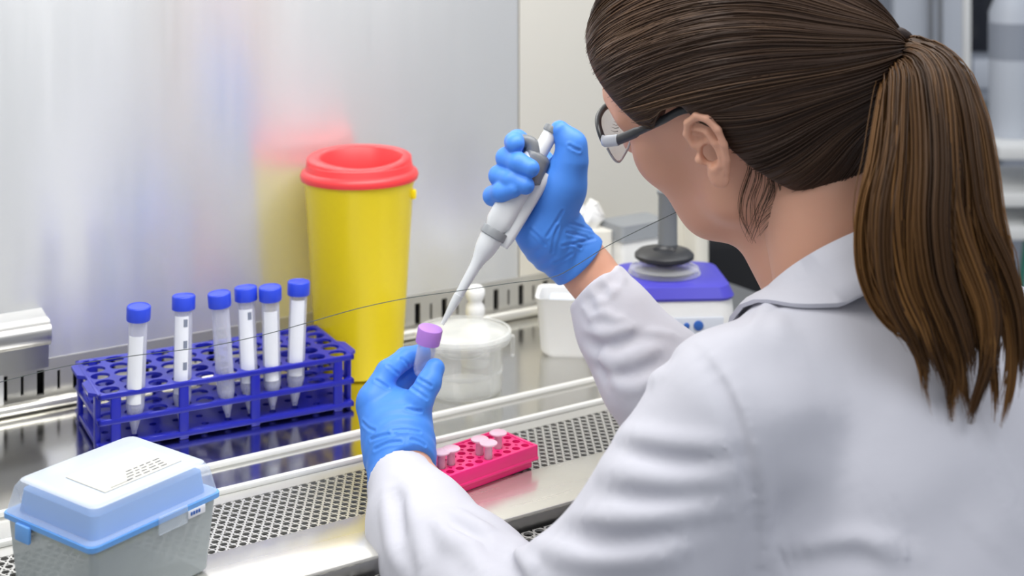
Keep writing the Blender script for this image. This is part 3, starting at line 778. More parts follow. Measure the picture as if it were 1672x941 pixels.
def skin_head(P):
    q = (P-HO)@HM.T
    f = head_sdf(q.astype(np.float32))
    nk = rcone(P, neck_top, C7+np.array([.013, .004, -.03]), .050, .052)
    nk = smin(nk, rcone(P, h2c((.022, 0, -.070)), C7+np.array([-.030, .035, -.040]), .028, .032), .025)
    return smin(f, nk, .022)

def hit(fn, pts, d0=.55):
    px = np.array([p[0] for p in pts], float); py = np.array([p[1] for p in pts], float)
    dr = np.stack([(px-836)/F, np.ones_like(px), -(py+181)/F], 1); k = np.linalg.norm(dr, axis=1); d = np.full(len(px), d0)
    o = np.array([0, 0, .5])
    for _ in range(160):
        d = d+.8*fn((o+dr*d[:, None]).astype(np.float32))/k
        d = np.minimum(d, 3)
    return o+dr*d[:, None]
# hands -------------------------------------------------------------
def C(*l): return [cam(*p) for p in l]
R_FING = [  # chains: base knuckle, middle joint, end joint, tip
 (C((884, 262, 1.262), (845, 229, 1.250), (840, 232, 1.230), (841, 235, 1.222)), [.0095, .0080, .0076, .0074]),
 (C((872, 280, 1.268), (827, 258, 1.232), (846, 266, 1.217), (866, 275, 1.2115)), [.0095, .0082, .0080, .0072]),
 (C((862, 305, 1.266), (815, 287, 1.231), (835, 294, 1.216), (858, 303, 1.2105)), [.0095, .0080, .0078, .0070]),
 (C((854, 330, 1.256), (805, 320, 1.231), (819, 314, 1.217), (838, 309, 1.2115)), [.0088, .0076, .0074, .0067])]
R_PALM = [(C((893, 372, 1.240), (918, 305, 1.236)), [.0215, .0180]), (C((890, 366, 1.252), (868, 300, 1.262)), [.0200, .0130]),
          (C((905, 385, 1.252), (885, 275, 1.258)), [.0225, .0130]), (C((872, 376, 1.240), (900, 392, 1.250)), [.0140, .0220]),
          (C((918, 305, 1.236), (932, 262, 1.232), (934, 236, 1.232), (914, 213, 1.2335)), [.0175, .0128, .0105, .0078])]
R_WR = (C((905, 385, 1.250), (925, 405, 1.2525), (962, 446, 1.252)), [.0240, .0235, .0245])
L_FING = [
 (C((609, 650, 1.190), (633, 607, 1.202), (662, 585, 1.219), (689, 577, 1.226)), [.0115, .0088, .0080, .0072]),
 (C((622, 655, 1.205), (650, 628, 1.225), (672, 611, 1.231), (694, 598, 1.226)), [.0115, .0094, .0084, .0074]),
 (C((638, 662, 1.215), (650, 645, 1.245), (668, 640, 1.248), (680, 650, 1.228)), [.0110, .0090, .0082, .0072]),
 (C((650, 676, 1.215), (662, 664, 1.240), (676, 664, 1.242), (682, 674, 1.226)), [.0100, .0080, .0074, .0066]),
 (C((664, 700, 1.183), (684, 655, 1.180), (700, 626, 1.186), (710, 602, 1.194)), [.0150, .0108, .0092, .0076])]
L_PALM = [(C((640, 722, 1.172), (612, 662, 1.190)), [.0210, .0150]), (C((652, 722, 1.172), (634, 664, 1.198)), [.0210, .0155]),
          (C((660, 722, 1.172), (668, 676, 1.185)), [.0200, .0165]), (C((650, 730, 1.178), (652, 678, 1.208)), [.0200, .0150])]
L_WR = (C((650, 720, 1.172), (653, 752, 1.164), (658, 800, 1.140)), [.0235, .0240, .0262])
def hand(P, fing, palm, wr, infl=0.0, kf=.0045):
    f = chain(P, wr[0], wr[1], .01)
    for p, r in palm: f = smin(f, chain(P, p, r, .008), .014)
    g = None
    for p, r in fing:
        q = chain(P, p, r, .003); g = q if g is None else smin(g, q, .0016)
    return smin(f, g, kf)-infl
def cuts(pts_a, pts_b):
    n = np.asarray(pts_b)-np.asarray(pts_a); return n/np.linalg.norm(n)
r_ax = cuts(cam(905, 385, 1.25), cam(962, 446, 1.252)); r_cut = cam(949, 427, 1.2525)
r_nrm = r_ax*.92+np.array([.0, 0, 0]); r_nrm /= np.linalg.norm(r_nrm)
l_ax = cuts(cam(652, 735, 1.168), cam(664, 782, 1.145)); l_ax = l_ax*.45+cuts(Lwr, Lelb)*.55; l_ax /= np.linalg.norm(l_ax)
l_cut = cam(656, 783, 1.150)
def wrinkle(P, ax, cut, amp):
    s = (P-cut)@ax; w = np.exp(-((s+.022)/.022)**2)
    t = P@np.array([61., 37., 53.], np.float32)
    return amp*w*np.sin(s*520+np.sin(t*1.3)*2.2+t*.6)
def glove_r(P):
    f = hand(P, R_FING, R_PALM, R_WR, .0008); s = (P-r_cut)@r_nrm
    f = f-.0022*np.exp(-((s)/.010)**2)-wrinkle(P, r_ax, r_cut, .0004)
    return smax(f, s, .0012)
def glove_l(P):
    f = hand(P, L_FING, L_PALM, L_WR, .0008); s = (P-l_cut)@l_ax
    f = f-.0018*np.exp(-(s/.010)**2)-wrinkle(P, l_ax, l_cut, .0004)
    # knuckle creases across the fingers
    return smax(f, s, .0012)
def crease(fn, lines, w_, h_):
    segs = [hit(fn, smooth_path(l, 8), .9) for l in lines]
    def g(P):
        f = fn(P); near = np.abs(f) < .006
        if near.any():
            q = P[near]; t = np.zeros(len(q), np.float32)
            for sg in segs:
                m = ((q > sg.min(0)-.008) & (q < sg.max(0)+.008)).all(1)
                if m.any():
                    d = np.min([rcone(q[m], sg[i], sg[i+1], 0, 0) for i in range(7)], 0)
                    t[m] += h_*(np.exp(-(d/w_)**2)-.55*np.exp(-((d-2.1*w_)/w_)**2))
            f[near] += t
        return f
    return g
def bounds(specs, pad):
    a = np.concatenate([np.array(p) for p, r in specs]); return a.min(0)-pad, a.max(0)+pad
glove_r = crease(glove_r, [[(893, 386), (906, 366), (919, 344)], [(930, 364), (948, 370), (966, 376)], [(936, 398), (952, 394), (970, 390)], [(911, 370), (905, 390), (901, 412)],
  [(918, 402), (934, 398), (948, 404)], [(926, 380), (944, 384), (958, 388)], [(905, 430), (918, 424), (934, 414)], [(862, 372), (876, 384), (890, 400)], [(930, 238), (938, 243), (946, 246)]], .0011, .0010)
glove_l = crease(glove_l, [[(634, 597), (642, 604), (651, 611)], [(614, 621), (625, 628), (634, 634)], [(672, 634), (684, 642), (697, 651)], [(684, 619), (694, 625), (704, 631)], [(664, 668), (676, 671), (688, 672)],
  [(606, 718), (624, 712), (644, 708)], [(640, 704), (662, 702), (686, 706)], [(612, 734), (634, 724), (654, 722)], [(592, 690), (602, 700), (612, 704)], [(656, 586), (663, 592), (668, 599)], [(672, 718), (684, 722), (694, 728)]], .0011, .0010)
for nm, fn, sp in (('glove', glove_r, R_FING+R_PALM+[R_WR]), ('glove', glove_l, L_FING+L_PALM+[L_WR])):
    lo, hi = bounds(sp, .034); v, f = isosurface(fn, lo, hi, .0010); v = relax(v, f, 1, .4)
    raw_mesh(nm, loc(v), f, M['glove'], per)

# coat --------------------------------------------------------------
def torso(P, g=0.0):
    f = ell(P, MID-.13*UB+.000*BB, (.185+g, .112+g, .235+g), BR)
    f = smin(f, ell(P, MID-.38*UB+.01*RV, (.165+g, .112+g, .22+g), BR), .06)
    f = smin(f, ell(P, MID-.56*UB+.02*RV, (.195+g, .14+g, .17+g), BR), .06)
    f = smin(f, rcone(P, Lj+np.array([.010, .015, .006]), C7+np.array([-.012, .0, -.046]), .048+g, .054+g), .035)
    f = smin(f, rcone(P, Rj, C7+np.array([.01, 0, -.058]), .058+g, .052+g), .04)
    return f
Lcuff = cam(656, 780, 1.146); Rcuff = cam(973, 463, 1.243)
l_sn = cuts(Lcuff, Lelb); r_sn = cuts(Rcuff, cam(1070, 600, 1.215))
def sleeve_l(P, g=0.0):
    up = chain(P, [Lj, cam(1088, 872, .935), Lelb], [.058+g, .053+g, .064+g], .03)
    fo = chain(P, [Lelb, cam(770, 952, 1.045), cam(696, 856, 1.105), Lcuff-l_sn*.02], [.060+g, .045+g, .034+g, .0262+g], .02)
    fo = smin(fo, rcone(P, cam(668, 868, 1.105), cam(700, 920, 1.075), .022+g, .034+g), .03)
    fo = smax(fo, -((P-Lcuff)@l_sn), .002)
    return up, fo
def sleeve_r(P, g=0.0):
    fo = chain(P, [Rcuff-r_sn*.02, cam(1012, 532, 1.232), cam(1070, 616, 1.215), Relb], [.0270+g, .0350+g, .044+g, .052+g], .02)
    fo = smax(fo, -((P-Rcuff)@r_sn), .002)
    up = rcone(P, Relb, Rj, .055+g, .062+g)
    return smin(up, fo, .03)
def coat_base(P):
    up, fo = sleeve_l(P)
    f = smin(torso(P), up, .022)
    f = smin(f, fo, .016)
    return smin(f, sleeve_r(P), .02)
# folds drawn over the cloth: pixel polyline, width, height (negative = valley)
FOLDS = [
 ([(1140, 552), (1172, 588), (1200, 630), (1220, 675), (1236, 730), (1246, 790), (1251, 850), (1249, 910), (1240, 960)], .0055, .0034),
 ([(1128, 560), (1158, 600), (1184, 645), (1203, 692), (1217, 745), (1227, 800), (1231, 860)], .007, -.0028),
 ([(1005, 705), (1050, 716), (1105, 726), (1165, 730), (1205, 726)], .009, .0055),
 ([(1000, 728), (1060, 742), (1130, 748), (1200, 744)], .009, -.004),
 ([(985, 772), (1040, 782), (1110, 790), (1170, 782), (1225, 765)], .010, .0050),
 ([(975, 800), (1040, 812), (1120, 815), (1200, 800)], .010, -.0045),
 ([(930, 838), (985, 848), (1060, 846), (1130, 832), (1215, 812)], .010, .0060),
 ([(900, 872), (970, 884), (1050, 880), (1130, 862)], .010, -.0045),
 ([(850, 880), (905, 900), (980, 912), (1060, 906), (1150, 884)], .010, .0055),
 ([(835, 892), (850, 915), (880, 940)], .007, .0055),
 ([(820, 885), (828, 905), (840, 930), (850, 960)], .006, -.0050),
 ([(720, 880), (760, 892), (800, 888)], .008, .0045), ([(690, 840), (730, 868), (770, 905), (800, 945)], .009, .0050),
 ([(660, 800), (680, 850), (690, 900), (690, 940)], .008, .0040), ([(640, 790), (655, 840), (658, 900)], .008, -.0035),
 ([(730, 830), (770, 850), (806, 872)], .008, .0040), ([(722, 850), (765, 874), (800, 900)], .007, -.0035),
 ([(630, 800), (632, 850), (645, 905), (668, 941)], .007, .0035),
 ([(1262, 912), (1320, 898), (1390, 890), (1450, 896), (1500, 906)], .010, .0042),
 ([(1262, 930), (1320, 916), (1390, 906), (1450, 910)], .009, -.0045),
 ([(1240, 705), (1300, 690), (1360, 672), (1400, 655)], .013, .0030), ([(1245, 735), (1310, 725), (1370, 712)], .014, -.0028),
 ([(1250, 770), (1330, 768), (1400, 780)], .016, .0026),
 ([(1420, 870), (1500, 820), (1580, 770), (1660, 730)], .020, .0034), ([(1440, 905), (1540, 850), (1640, 800)], .02, -.003),
 ([(1600, 900), (1640, 850), (1672, 830)], .015, .0035),
 ([(1160, 575), (1200, 560), (1260, 548), (1320, 552)], .014, .0028), ([(1190, 600), (1250, 590), (1320, 596)], .014, -.0022),
 ([(1240, 500), (1262, 520), (1270, 560)], .010, .0025),
 ([(960, 520), (985, 512), (1008, 522), (1030, 515)], .0045, .0030), ([(955, 540), (985, 545), (1015, 540), (1045, 528)], .006, .0045),
 ([(952, 556), (985, 566), (1020, 560), (1060, 545)], .006, -.0040), ([(960, 580), (1000, 590), (1045, 580), (1085, 562)], .007, .0055),
 ([(985, 560), (1000, 600), (1010, 640)], .006, .0045), ([(975, 600), (1010, 615), (1055, 605), (1100, 580)], .007, -.0040),
 ([(1000, 625), (1040, 632), (1080, 612)], .007, .0040), ([(968, 545), (978, 590), (992, 630)], .005, -.0035),
 ([(1050, 540), (1085, 545), (1112, 555)], .006, .0030),
 ([(948, 492), (975, 482), (995, 462), (1012, 440)], .0025, -.0012), ([(958, 505), (985, 493), (1006, 474), (1022, 452)], .003, .0014),
] + [([(1143, 549), (1176, 585), (1204, 628), (1224, 674), (1240, 730), (1250, 790), (1255, 850), (1253, 910), (1246, 960)], .0028, -.0016)]
FOLDS += [([(947+9*k, 497-11.5*k), (956+9.5*k, 510-11*k), (968+9.5*k, 528-11*k)], .0028, .0017*(-1)**k) for k in range(8)]
FOLDS += [([(1285, 470), (1262, 492), (1236, 528), (1222, 552)], .006, .0022), ([(1300, 474), (1276, 498), (1250, 534)], .005, -.0014)]
FD = []
for poly, w_, h_ in FOLDS:
    p2 = smooth_path([(a, b) for a, b in poly], 14); FD.append((hit(coat_base, p2), w_*.85 if w_ < .0125 else w_*1.2, h_*1.35 if w_ < .0125 else h_*.7))
def coat(P):
    f = coat_base(P); near = np.abs(f) < .03
    if near.any():
        q = P[near]; g = np.zeros(len(q), np.float32)
        for pts, w_, h_ in FD:
            lo, hi = pts.min(0)-3*w_, pts.max(0)+3*w_
            m = ((q > lo) & (q < hi)).all(1)
            if m.any():
                qq = q[m]; d = np.full(len(qq), 9, np.float32); n = len(pts); fade = np.zeros(len(qq), np.float32)
                for i in range(n-1):
                    di = rcone(qq, pts[i], pts[i+1], 0, 0); c = di < d; d[c] = di[c]; fade[c] = min(1, (min(i, n-2-i)+.7)/3.5)
                g[m] += h_*fade*np.exp(-(d/w_)**2)
        x, y, z = q[:, 0], q[:, 1], q[:, 2]
        g += .0016*np.sin(23*x+11*y-31*z+2*np.sin(17*z+9*x))+.0009*np.sin(61*x-43*y+37*z+1.7*np.sin(40*y+22*x))
        f[near] -= g
    f = smax(f, -(P[:, 2]+.47), .004)
    # neck opening
    return smax(f, -rcone(P, C7+np.array([-.03, .02, -.02]), neck_top, .058, .058), .006)
v, f = isosurface(coat, (-.20, .76, -.49), (.72, 1.36, .31), .0025); v = relax(v, f, 1, .4)
lab = raw_mesh('lab_coat', loc(v), f, M['coat'], per)

# shirt-style collar standing around the nape
def collar():
    nk = C7+np.array([-.012, .008, -.012]); ax = neck_top-C7; ax = ax/np.linalg.norm(ax); ax = ax*.55+UB*.45; ax /= np.linalg.norm(ax)
    s = RV-ax*(RV@ax); s /= np.linalg.norm(s); bk = np.cross(s, ax)   # back direction
    if bk@FV > 0: bk = -bk
    prof = [(.060, -.020), (.0615, .000), (.0620, .020), (.0640, .0245), (.0670, .0235), (.0705, .010), (.0755, -.004), (.0800, -.017), (.0785, -.019), (.0740, -.006), (.0685, .007), (.0650, .014), (.0635, -.004), (.0625, -.020)]
    mb = MB(); vs = []; n = 56; m = len(prof)
    for k in range(n+1):
        a = math.radians(-140+280*k/n); fr = abs(a)/math.radians(140)
        for r, h in prof:
            rr_ = r*(1+.10*fr*fr)+.002*math.sin(7*a)*(r > .07); hh = h-.018*fr*fr
            vs.append(nk+(bk*math.cos(a)*.98+s*math.sin(a)*1.02)*rr_+ax*hh)
    vs = np.array(vs); lay = np.tile([0, 0, 0, 0, .002, .0065, .0075, .0065, .0035, .004, .003, 0, 0, 0], n+1)
    act = np.tile([0, 0, 0, 0, 1, 1, 1, 1, 1, 1, 1, 0, 0, 0], n+1) > 0
    for _ in range(12):
        q = vs.astype(np.float32); d = coat_base(q)-lay; gq = np.stack([coat_base(q+np.eye(3, dtype=np.float32)[i]*.002)-coat_base(q-np.eye(3, dtype=np.float32)[i]*.002) for i in range(3)], 1)
        gq /= np.linalg.norm(gq, axis=1, keepdims=True)+1e-9; mv = act & (d < 0); vs[mv] -= .6*gq[mv]*d[mv][:, None]
    vs = list(loc(vs)); fs = []
    for k in range(n):
        for i in range(m):
            j = (i+1) % m; fs.append((k*m+i, (k+1)*m+i, (k+1)*m+j, k*m+j))
    fs += [tuple(range(m)), tuple(n*m+i for i in range(m))[::-1]]
    return mb.add(vs, fs).build('collar', M['coat'], lab, 60)
collar()

# body: one mesh, head to arms ---------------------------------------
lo = np.minimum(HO-.15, C7-.1); hi = HO+.155; lo[2] = .13
v1, f1 = isosurface(skin_head, lo, hi, .0013); v1 = relax(v1, f1, 1, .35)
def body_low(P):
    f = torso(P, -.022)
    up, fo = sleeve_l(P, -.016); f = smin(f, smin(up, chain(P, [Lelb, Lwr], [.036, .022], .01), .02), .02)
    f = smin(f, chain(P, [Rj, Relb, cam(1000, 495, 1.243), Rwr], [.045, .036, .0245, .0232], .01), .02)
    f = smin(f, hand(P, R_FING, R_PALM, R_WR, -.0014), .004); f = smin(f, hand(P, L_FING, L_PALM, L_WR, -.0014), .004)
    f = smin(f, rcone(P, C7+np.array([-.012, .010, -.04]), (C7+neck_top)/2, .052, .050), .02)
    return smax(f, -(P[:, 2]+.44), .004)
v2, f2 = isosurface(body_low, (-.16, .79, -.46), (.66, 1.32, .30), .0028)
v = np.concatenate([v1, v2]); f = np.concatenate([f1, f2+len(v1)])
fc_ = c2h(v1[f1].mean(1)); mi = np.zeros(len(f), np.int32)
lipm = (fc_[:, 0] > .078) & (np.abs(fc_[:, 1]) < .022) & (fc_[:, 2] > -.065) & (fc_[:, 2] < -.043) & (fc_[:, 0] > .088-.25*np.abs(fc_[:, 1]))
eyem = (np.linalg.norm(np.stack([fc_[:, 0]-.079, np.abs(fc_[:, 1])-.032, fc_[:, 2]-.008], 1), axis=1) < .0132) & (np.abs(fc_[:, 2]-.007) < .005) & (fc_[:, 0] > .085)
mi[:len(f1)][lipm] = 1; mi[:len(f1)][eyem] = 2
raw_mesh('body', loc(v), f, [M['skin'], M['lips'], M['eye']], per, mi)

# brows and lashes
for s in (1, -1):
    p = [(.094, .014*s, .031), (.094, .026*s, .036), (.087, .040*s, .036), (.076, .052*s, .030)]
    MB().tube([loc(h2c(q)) for q in smooth_path(p, 14)], [.0012]+[.0026]*8+[.0022, .0018, .0014, .001, .0006], 8).build('eyebrow', M['brow'], per, 60)
    mb = MB()
    for k in range(9):
        y = .021+.024*k/8; b = np.array([.0905-.9*(y-.032)**2*10, y*s, .0125-3.0*(y-.032)**2*8])
        mb.tube([loc(h2c(b)), loc(h2c(b+np.array([.003, .0010*s, .0003]))), loc(h2c(b+np.array([.0052, .002*s, .0022])))], [.0003, .00022, .0001], 4)
    mb.build('eyelashes', M['brow'], per, 60)

# hair ----------------------------------------------------------------
HLX = [-.13, -.085, -.060, -.040, -.026, -.012, .006, .020, .036, .055, .072, .085, .11]
HLZ = [-.075, -.068, -.050, -.024, .012, .036, .038, .022, .024, .048, .068, .082, .095]
def hair_shell(Q, off=.0105):
    f = ell(Q, (-.012, 0, .042), (.103, .078, .090)); f = smin(f, ell(Q, (.033, 0, .050), (.061, .067, .064)), .03)
    f = smin(f, ell(Q, (-.060, 0, -.020), (.045, .058, .055)), .03)
    f = smin(f, ell(Q, (-.105, 0, .02), (.028, .030, .030)), .03)
    return f-off
def line_z(x): return np.interp(x, HLX, HLZ)
def scalp(Q):
    return smax(hair_shell(Q), (line_z(Q[:, 0])-Q[:, 2])*.75, .008)
TIE = c2h(cam(1444, 88, 1.047)); print('tie local', TIE)
v, f = isosurface(scalp, (-.18, -.10, -.09), (.12, .10, .16), .0022)
hair = None
def grad(fn, Q, e=.001):
    return np.stack([fn(Q+np.eye(3)[i]*e)-fn(Q-np.eye(3)[i]*e) for i in range(3)], 1)/(2*e)
def project(Q, off, it=4):
    for _ in range(it):
        g = grad(hair_shell, Q); g /= np.linalg.norm(g, axis=1, keepdims=True)+1e-9
        Q = Q-g*(hair_shell(Q)-off)[:, None]
    return Q, g
NS = 5200; T = 40
dirs = rng.normal(size=(NS*3, 3)); dirs /= np.linalg.norm(dirs, axis=1, keepdims=True)
Q, _ = project(np.array([-.01, 0, .04])+dirs*.1, 0, 8)
ok = Q[:, 2] > line_z(Q[:, 0])+.001; Q = Q[ok]
near = np.clip(1-(Q[:, 2]-line_z(Q[:, 0]))/.05, .25, 1); Q = Q[rng.random(len(Q)) < near][:NS]
n = len(Q); off = rng.uniform(-.0004, .0012, n)*np.clip((Q[:, 2]-line_z(Q[:, 0]))/.01, .1, 1); S = np.zeros((n, T, 3)); P_ = Q.copy(); off[np.random.default_rng(2).random(n) < .03] += .002
stream = rng.normal(0, 1, n)
tl = TIE*np.array([.97, 1, 1])
for t in range(T):
    low = (P_[:, 0] > -.042) & (P_[:, 2] < line_z(P_[:, 0])+.0015); P_[low, 2] = line_z(P_[low, 0])+.0015
    P_, g = project(P_, off, 2); S[:, t] = P_
    d = tl-P_; L = np.linalg.norm(d, axis=1, keepdims=True); d = d/(L+1e-9)
    d[:, 2] += (.30+.05*np.sin(stream*3))*np.clip(L[:, 0]/.12-.45, 0, 1)*(P_[:, 2] > .03)
    d = d-g*(d*g).sum(1, keepdims=True); d /= np.linalg.norm(d, axis=1, keepdims=True)+1e-9
    P_ = P_+d*np.minimum(L/(T-t)*1.5, .0085)
lockid = np.floor((np.arctan2(Q[:, 1]-TIE[1], Q[:, 2]-TIE[2])*9)+rng.normal(0, .35, n)).astype(int)
lt = rng.uniform(.05, .75, 200)[lockid % 200]; tone = np.clip(lt*.6+.4*rng.random(n)-.05, 0, 1)
tone = np.clip(tone*(.75+.3*(Q[:, 0] > .02)), 0, 1)
Rr = np.full((n, T), .00052)*np.clip(np.minimum(np.arange(T)/4+.25, 1), 0, 1)[None]*rng.uniform(.6, 1.25, n)[:, None]
Sv, Sf, St = strand_mesh(h2c(S.reshape(-1, 3)).reshape(n, T, 3), Rr, tone)
hv = h2c(v)
# scalp underneath and strands share one hair mesh: quads only
hair = raw_mesh('hair', loc(np.concatenate([hv, Sv])), np.concatenate([f, Sf+len(hv)]), M['hair'], per, None, np.concatenate([np.full(len(hv), .25), St]))

# ponytail: centre line with half width, in pixels and distance
TC = h2c(TIE); dT = TC[1]
PT = [(1444, 86, dT, 17), (1478, 88, dT-.012, 25), (1508, 122, dT-.04, 54), (1519, 185, dT-.07, 72), (1522, 270, dT-.095, 86), (1522, 360, dT-.11, 102), (1538, 440, dT-.118, 110), (1570, 520, dT-.125, 98), (1586, 600, dT-.130, 80), (1584, 690, dT-.135, 68)]
pg = smooth_path(PT, 60); G = np.stack([cam(a, b, c) for a, b, c, w_ in pg]); Wd = pg[:, 3]/F*pg[:, 2]
tan = np.gradient(G, axis=0); tan /= np.linalg.norm(tan, axis=1, keepdims=True)
vw = np.array([0, .97, -.2]); sd = np.cross(tan, vw); sd /= np.linalg.norm(sd, axis=1, keepdims=True)
sd[:3] = sd[3]; dp = np.cross(sd, tan)
NP = 3600; NL = 46
la = rng.uniform(0, 2*PI, NL); lr = np.sqrt(rng.random(NL)); lx, ly = lr*np.cos(la), lr*np.sin(la)
lid_ = rng.integers(0, NL, NP); jx = rng.normal(0, .10, NP); jy = rng.normal(0, .12, NP)
ph = rng.uniform(0, 6.28, NL); fr_ = rng.uniform(.9, 1.9, NL); am = rng.uniform(.08, .22, NL)
u = np.linspace(0, 1, 60); endu = np.clip(rng.uniform(.78, .99, NL)[lid_]+rng.normal(0, .03, NP)-.05*np.abs(lx[lid_]), .6, 1.0)
SS = np.zeros((NP, 60, 3))
curl = rng.normal(0, .6, NL)
for k in range(60):
    uu = u[k]*endu; i = np.clip(uu*59, 0, 58.999); i0 = i.astype(int); q = (i-i0)[:, None]
    c = G[i0]*(1-q)+G[i0+1]*q; w_ = Wd[i0]*(1-q[:, 0])+Wd[i0+1]*q[:, 0]; s_ = sd[i0]; d_ = dp[i0]
    tight = .75+.35*np.exp(-uu*4) - .42*uu
    ox = lx[lid_]+jx*tight*1.4+am[lid_]*np.sin(fr_[lid_]*6.28*uu+ph[lid_])*uu+curl[lid_]*np.clip(uu-.72, 0, 1)**2*4
    oy = ly[lid_]+jy*tight+am[lid_]*np.cos(fr_[lid_]*6.28*uu+ph[lid_])*uu
    SS[:, k] = c+s_*(ox*w_)[:, None]+d_*(oy*np.minimum(w_*.62, .034))[:, None]
front = -(ly[lid_])
tone = np.clip(rng.uniform(.1, .85, NL)[lid_]*.65+.35*rng.random(NP)-.02, 0, 1)
tn = np.clip(tone[:, None]*(.55+.55*(u[None]*endu[:, None])), 0, 1)
RR = np.full((NP, 60), .0006)*np.clip((1-u)*9, .15, 1)[None]*rng.uniform(.6, 1.3, NP)[:, None]
keep = SS
# keep the hair outside the coat
for k in range(4, 60):
    d = coat_base(keep[:, k].astype(np.float32)); m = d < .004
    if m.any(): keep[m, k, 1] -= (.006-d[m])
Sv, Sf, St = strand_mesh(keep, RR, tn)
pony = raw_mesh('ponytail', loc(Sv), Sf, M['pony'], hair, None, St)
# wisps beside the ear and on the nape
WS = [[(1206, 210), (1226, 232), (1228, 275), (1214, 320), (1212, 352), (1226, 384)], [(1215, 222), (1238, 250), (1242, 290), (1230, 330), (1232, 372)],
      [(1240, 250), (1262, 290), (1268, 320), (1250, 350)], [(1330, 268), (1330, 300), (1300, 330), (1262, 352), (1240, 376)], [(1296, 262), (1300, 292), (1284, 322), (1254, 344)],
      [(1350, 270), (1358, 300), (1340, 330), (1310, 356)], [(1222, 214), (1250, 260), (1256, 300), (1240, 344), (1222, 392)]]
ws = []
def skin_off(P): return skin_head(P)-.0022
for w0 in WS:
    for k in range(9):
        j = rng.normal(0, 4.5, 2); sp = np.array(w0, float)+j+np.linspace(0, 1, len(w0))[:, None]*rng.normal(0, 6, 2)
        ws.append(hit(skin_off, smooth_path(sp, 24), .85))
ws = np.array(ws); Rw = np.full(ws.shape[:2], .00034)*np.linspace(1, .3, 24)[None]
Sv, Sf, St = strand_mesh(ws, Rw, rng.uniform(.1, .6, len(ws)))
raw_mesh('loose_strands', loc(Sv), Sf, M['hair'], hair, None, St)
# hair tie
tA = (G[5]-TC); tA /= np.linalg.norm(tA); Rt = axis_rot(tA)
mb = MB()
for s in (-.004, .004):
    rg = [(.0165+.0050*math.cos(q), s+.0050*math.sin(q)) for q in np.linspace(0, 2*PI, 10, endpoint=False)]
    mb.ring(rg, 32, loc(cam(1455, 90, dT-.006)), Rt)
mb.build('hair_tie', M['hair_tie'], hair, 60)

# ================================================================ safety glasses
gr_ = h2c((.095, 0, .012)); gl = thing('safety_glasses', 'clear safety glasses with black frame worn by the person', 'glasses', W(gr_), RZ)
def gloc(p): return np.asarray(h2c(p))-gr_
def lens_x(y, z): return .1115-5.0*y*y-.14*(.012-z)
fb = MB(); ltop = []
for s in (1, -1):
    path = []
    for k in range(40):
        a = 2*PI*k/40; y = .0345+.029*np.sign(math.cos(a))*abs(math.cos(a))**.75; z = .003+.0200*np.sign(math.sin(a))*abs(math.sin(a))**.8
        path.append((lens_x(y, z), y*s, z))
    lv = [gloc((lens_x(.0345, .008)+.0005, .0345*s, .008))]+[gloc(p) for p in path]
    L2 = [gloc((p[0]-.0016, p[1], p[2])) for p in path]
    m = len(path); vs = lv+[gloc((lens_x(.0345, .008)-.0011, .0345*s, .008))]+L2
    fs = [(0, 1+k, 1+(k+1) % m) for k in range(m)]+[(m+1, m+2+(k+1) % m, m+2+k) for k in range(m)]+[(1+k, m+2+k, m+2+(k+1) % m, 1+(k+1) % m) for k in range(m)]
    MB().add(vs, fs).build('lens', M['lens'], gl, 60)
    up = [p for p in path if p[2] > .006]; up.sort(key=lambda p: p[1])
    fb.tube([gloc(p) for p in smooth_path(up, 30)], .0027, 8)
    dn = [p for p in path if p[2] <= .007]; dn.sort(key=lambda p: p[1])
    MB().tube([gloc(p) for p in smooth_path(dn, 30)], .0010, 8).build('lower_rim', M['frame_grey'], gl, 60)
    hx = lens_x(.0635, .008)
    tp_ = [(hx, .0640*s, .010), (hx-.012, .0705*s, .012)]
    hg = MB().tube([gloc(p) for p in smooth_path([tp_[0], (hx-.006, .069*s, .011), (hx-.024, .0745*s, .013)], 12)], [.0045]*12, 10, flat=.45).build('hinge', M['frame_grey'], gl, 50)
    MB().tube([gloc(p) for p in smooth_path([(hx-.024, .0745*s, .013), (.045, .0795*s, .019), (.012, .0835*s, .028), (-.012, .0830*s, .034), (-.034, .078*s, .028)], 30)], [.0040]*8+[.0032]*22, 10, flat=.45).build('temple', M['frame_black'], gl, 50)
fb.tube([gloc((lens_x(.0, .012)-.0005, y, .013+.004*(1-(y/.007)**2))) for y in np.linspace(-.007, .007, 9)], .0021, 8)
fb.build('frame', M['frame_black'], gl, 60)

# ================================================================ pipette and vial in the hands
tipc = cam(722, 530, 1.200); topc = cam(905, 208, 1.236)
ax = topc-tipc; PL = np.linalg.norm(ax); ax /= PL
pr = thing('pipette', 'grey and white hand pipette held in the right glove over the vial', 'pipette', W(tipc), RZ)
Rp = Matrix.Rotation(0, 3, 'X')
Rp = axis_rot(ax)
# roll so that local +y faces the right side of the picture (ejector side)
sx_ = np.array([1, 0, 0.]); sx_ = sx_-ax*(sx_@ax); sx_ /= np.linalg.norm(sx_); sy_ = np.cross(ax, sx_)
Rp = Matrix(((sx_[0], sy_[0], ax[0]), (sx_[1], sy_[1], ax[1]), (sx_[2], sy_[2], ax[2])))
def frac(px, py): # distance along the axis of a pixel
    t = ((px-722)*183+(py-530)*-322)/(183**2+322**2); return t*PL
zc = frac(779, 419); z1 = frac(806, 384); zt = frac(745, 491); zb = frac(868, 262); print('pip', PL, zt, zc, z1, zb)
def ps(mb, name, m, parent=pr, sm=45):
    return mb.build(name, m, parent, sm)
ps(MB().lathe([(.0012, 0), (.0016, 0), (.0038, zt*.85), (.0042, zt+.004), (.0034, zt+.004), (.0028, zt*.8), (.0009, .001)], 20, rot=Rp), 'tip', M['pip_tip'])
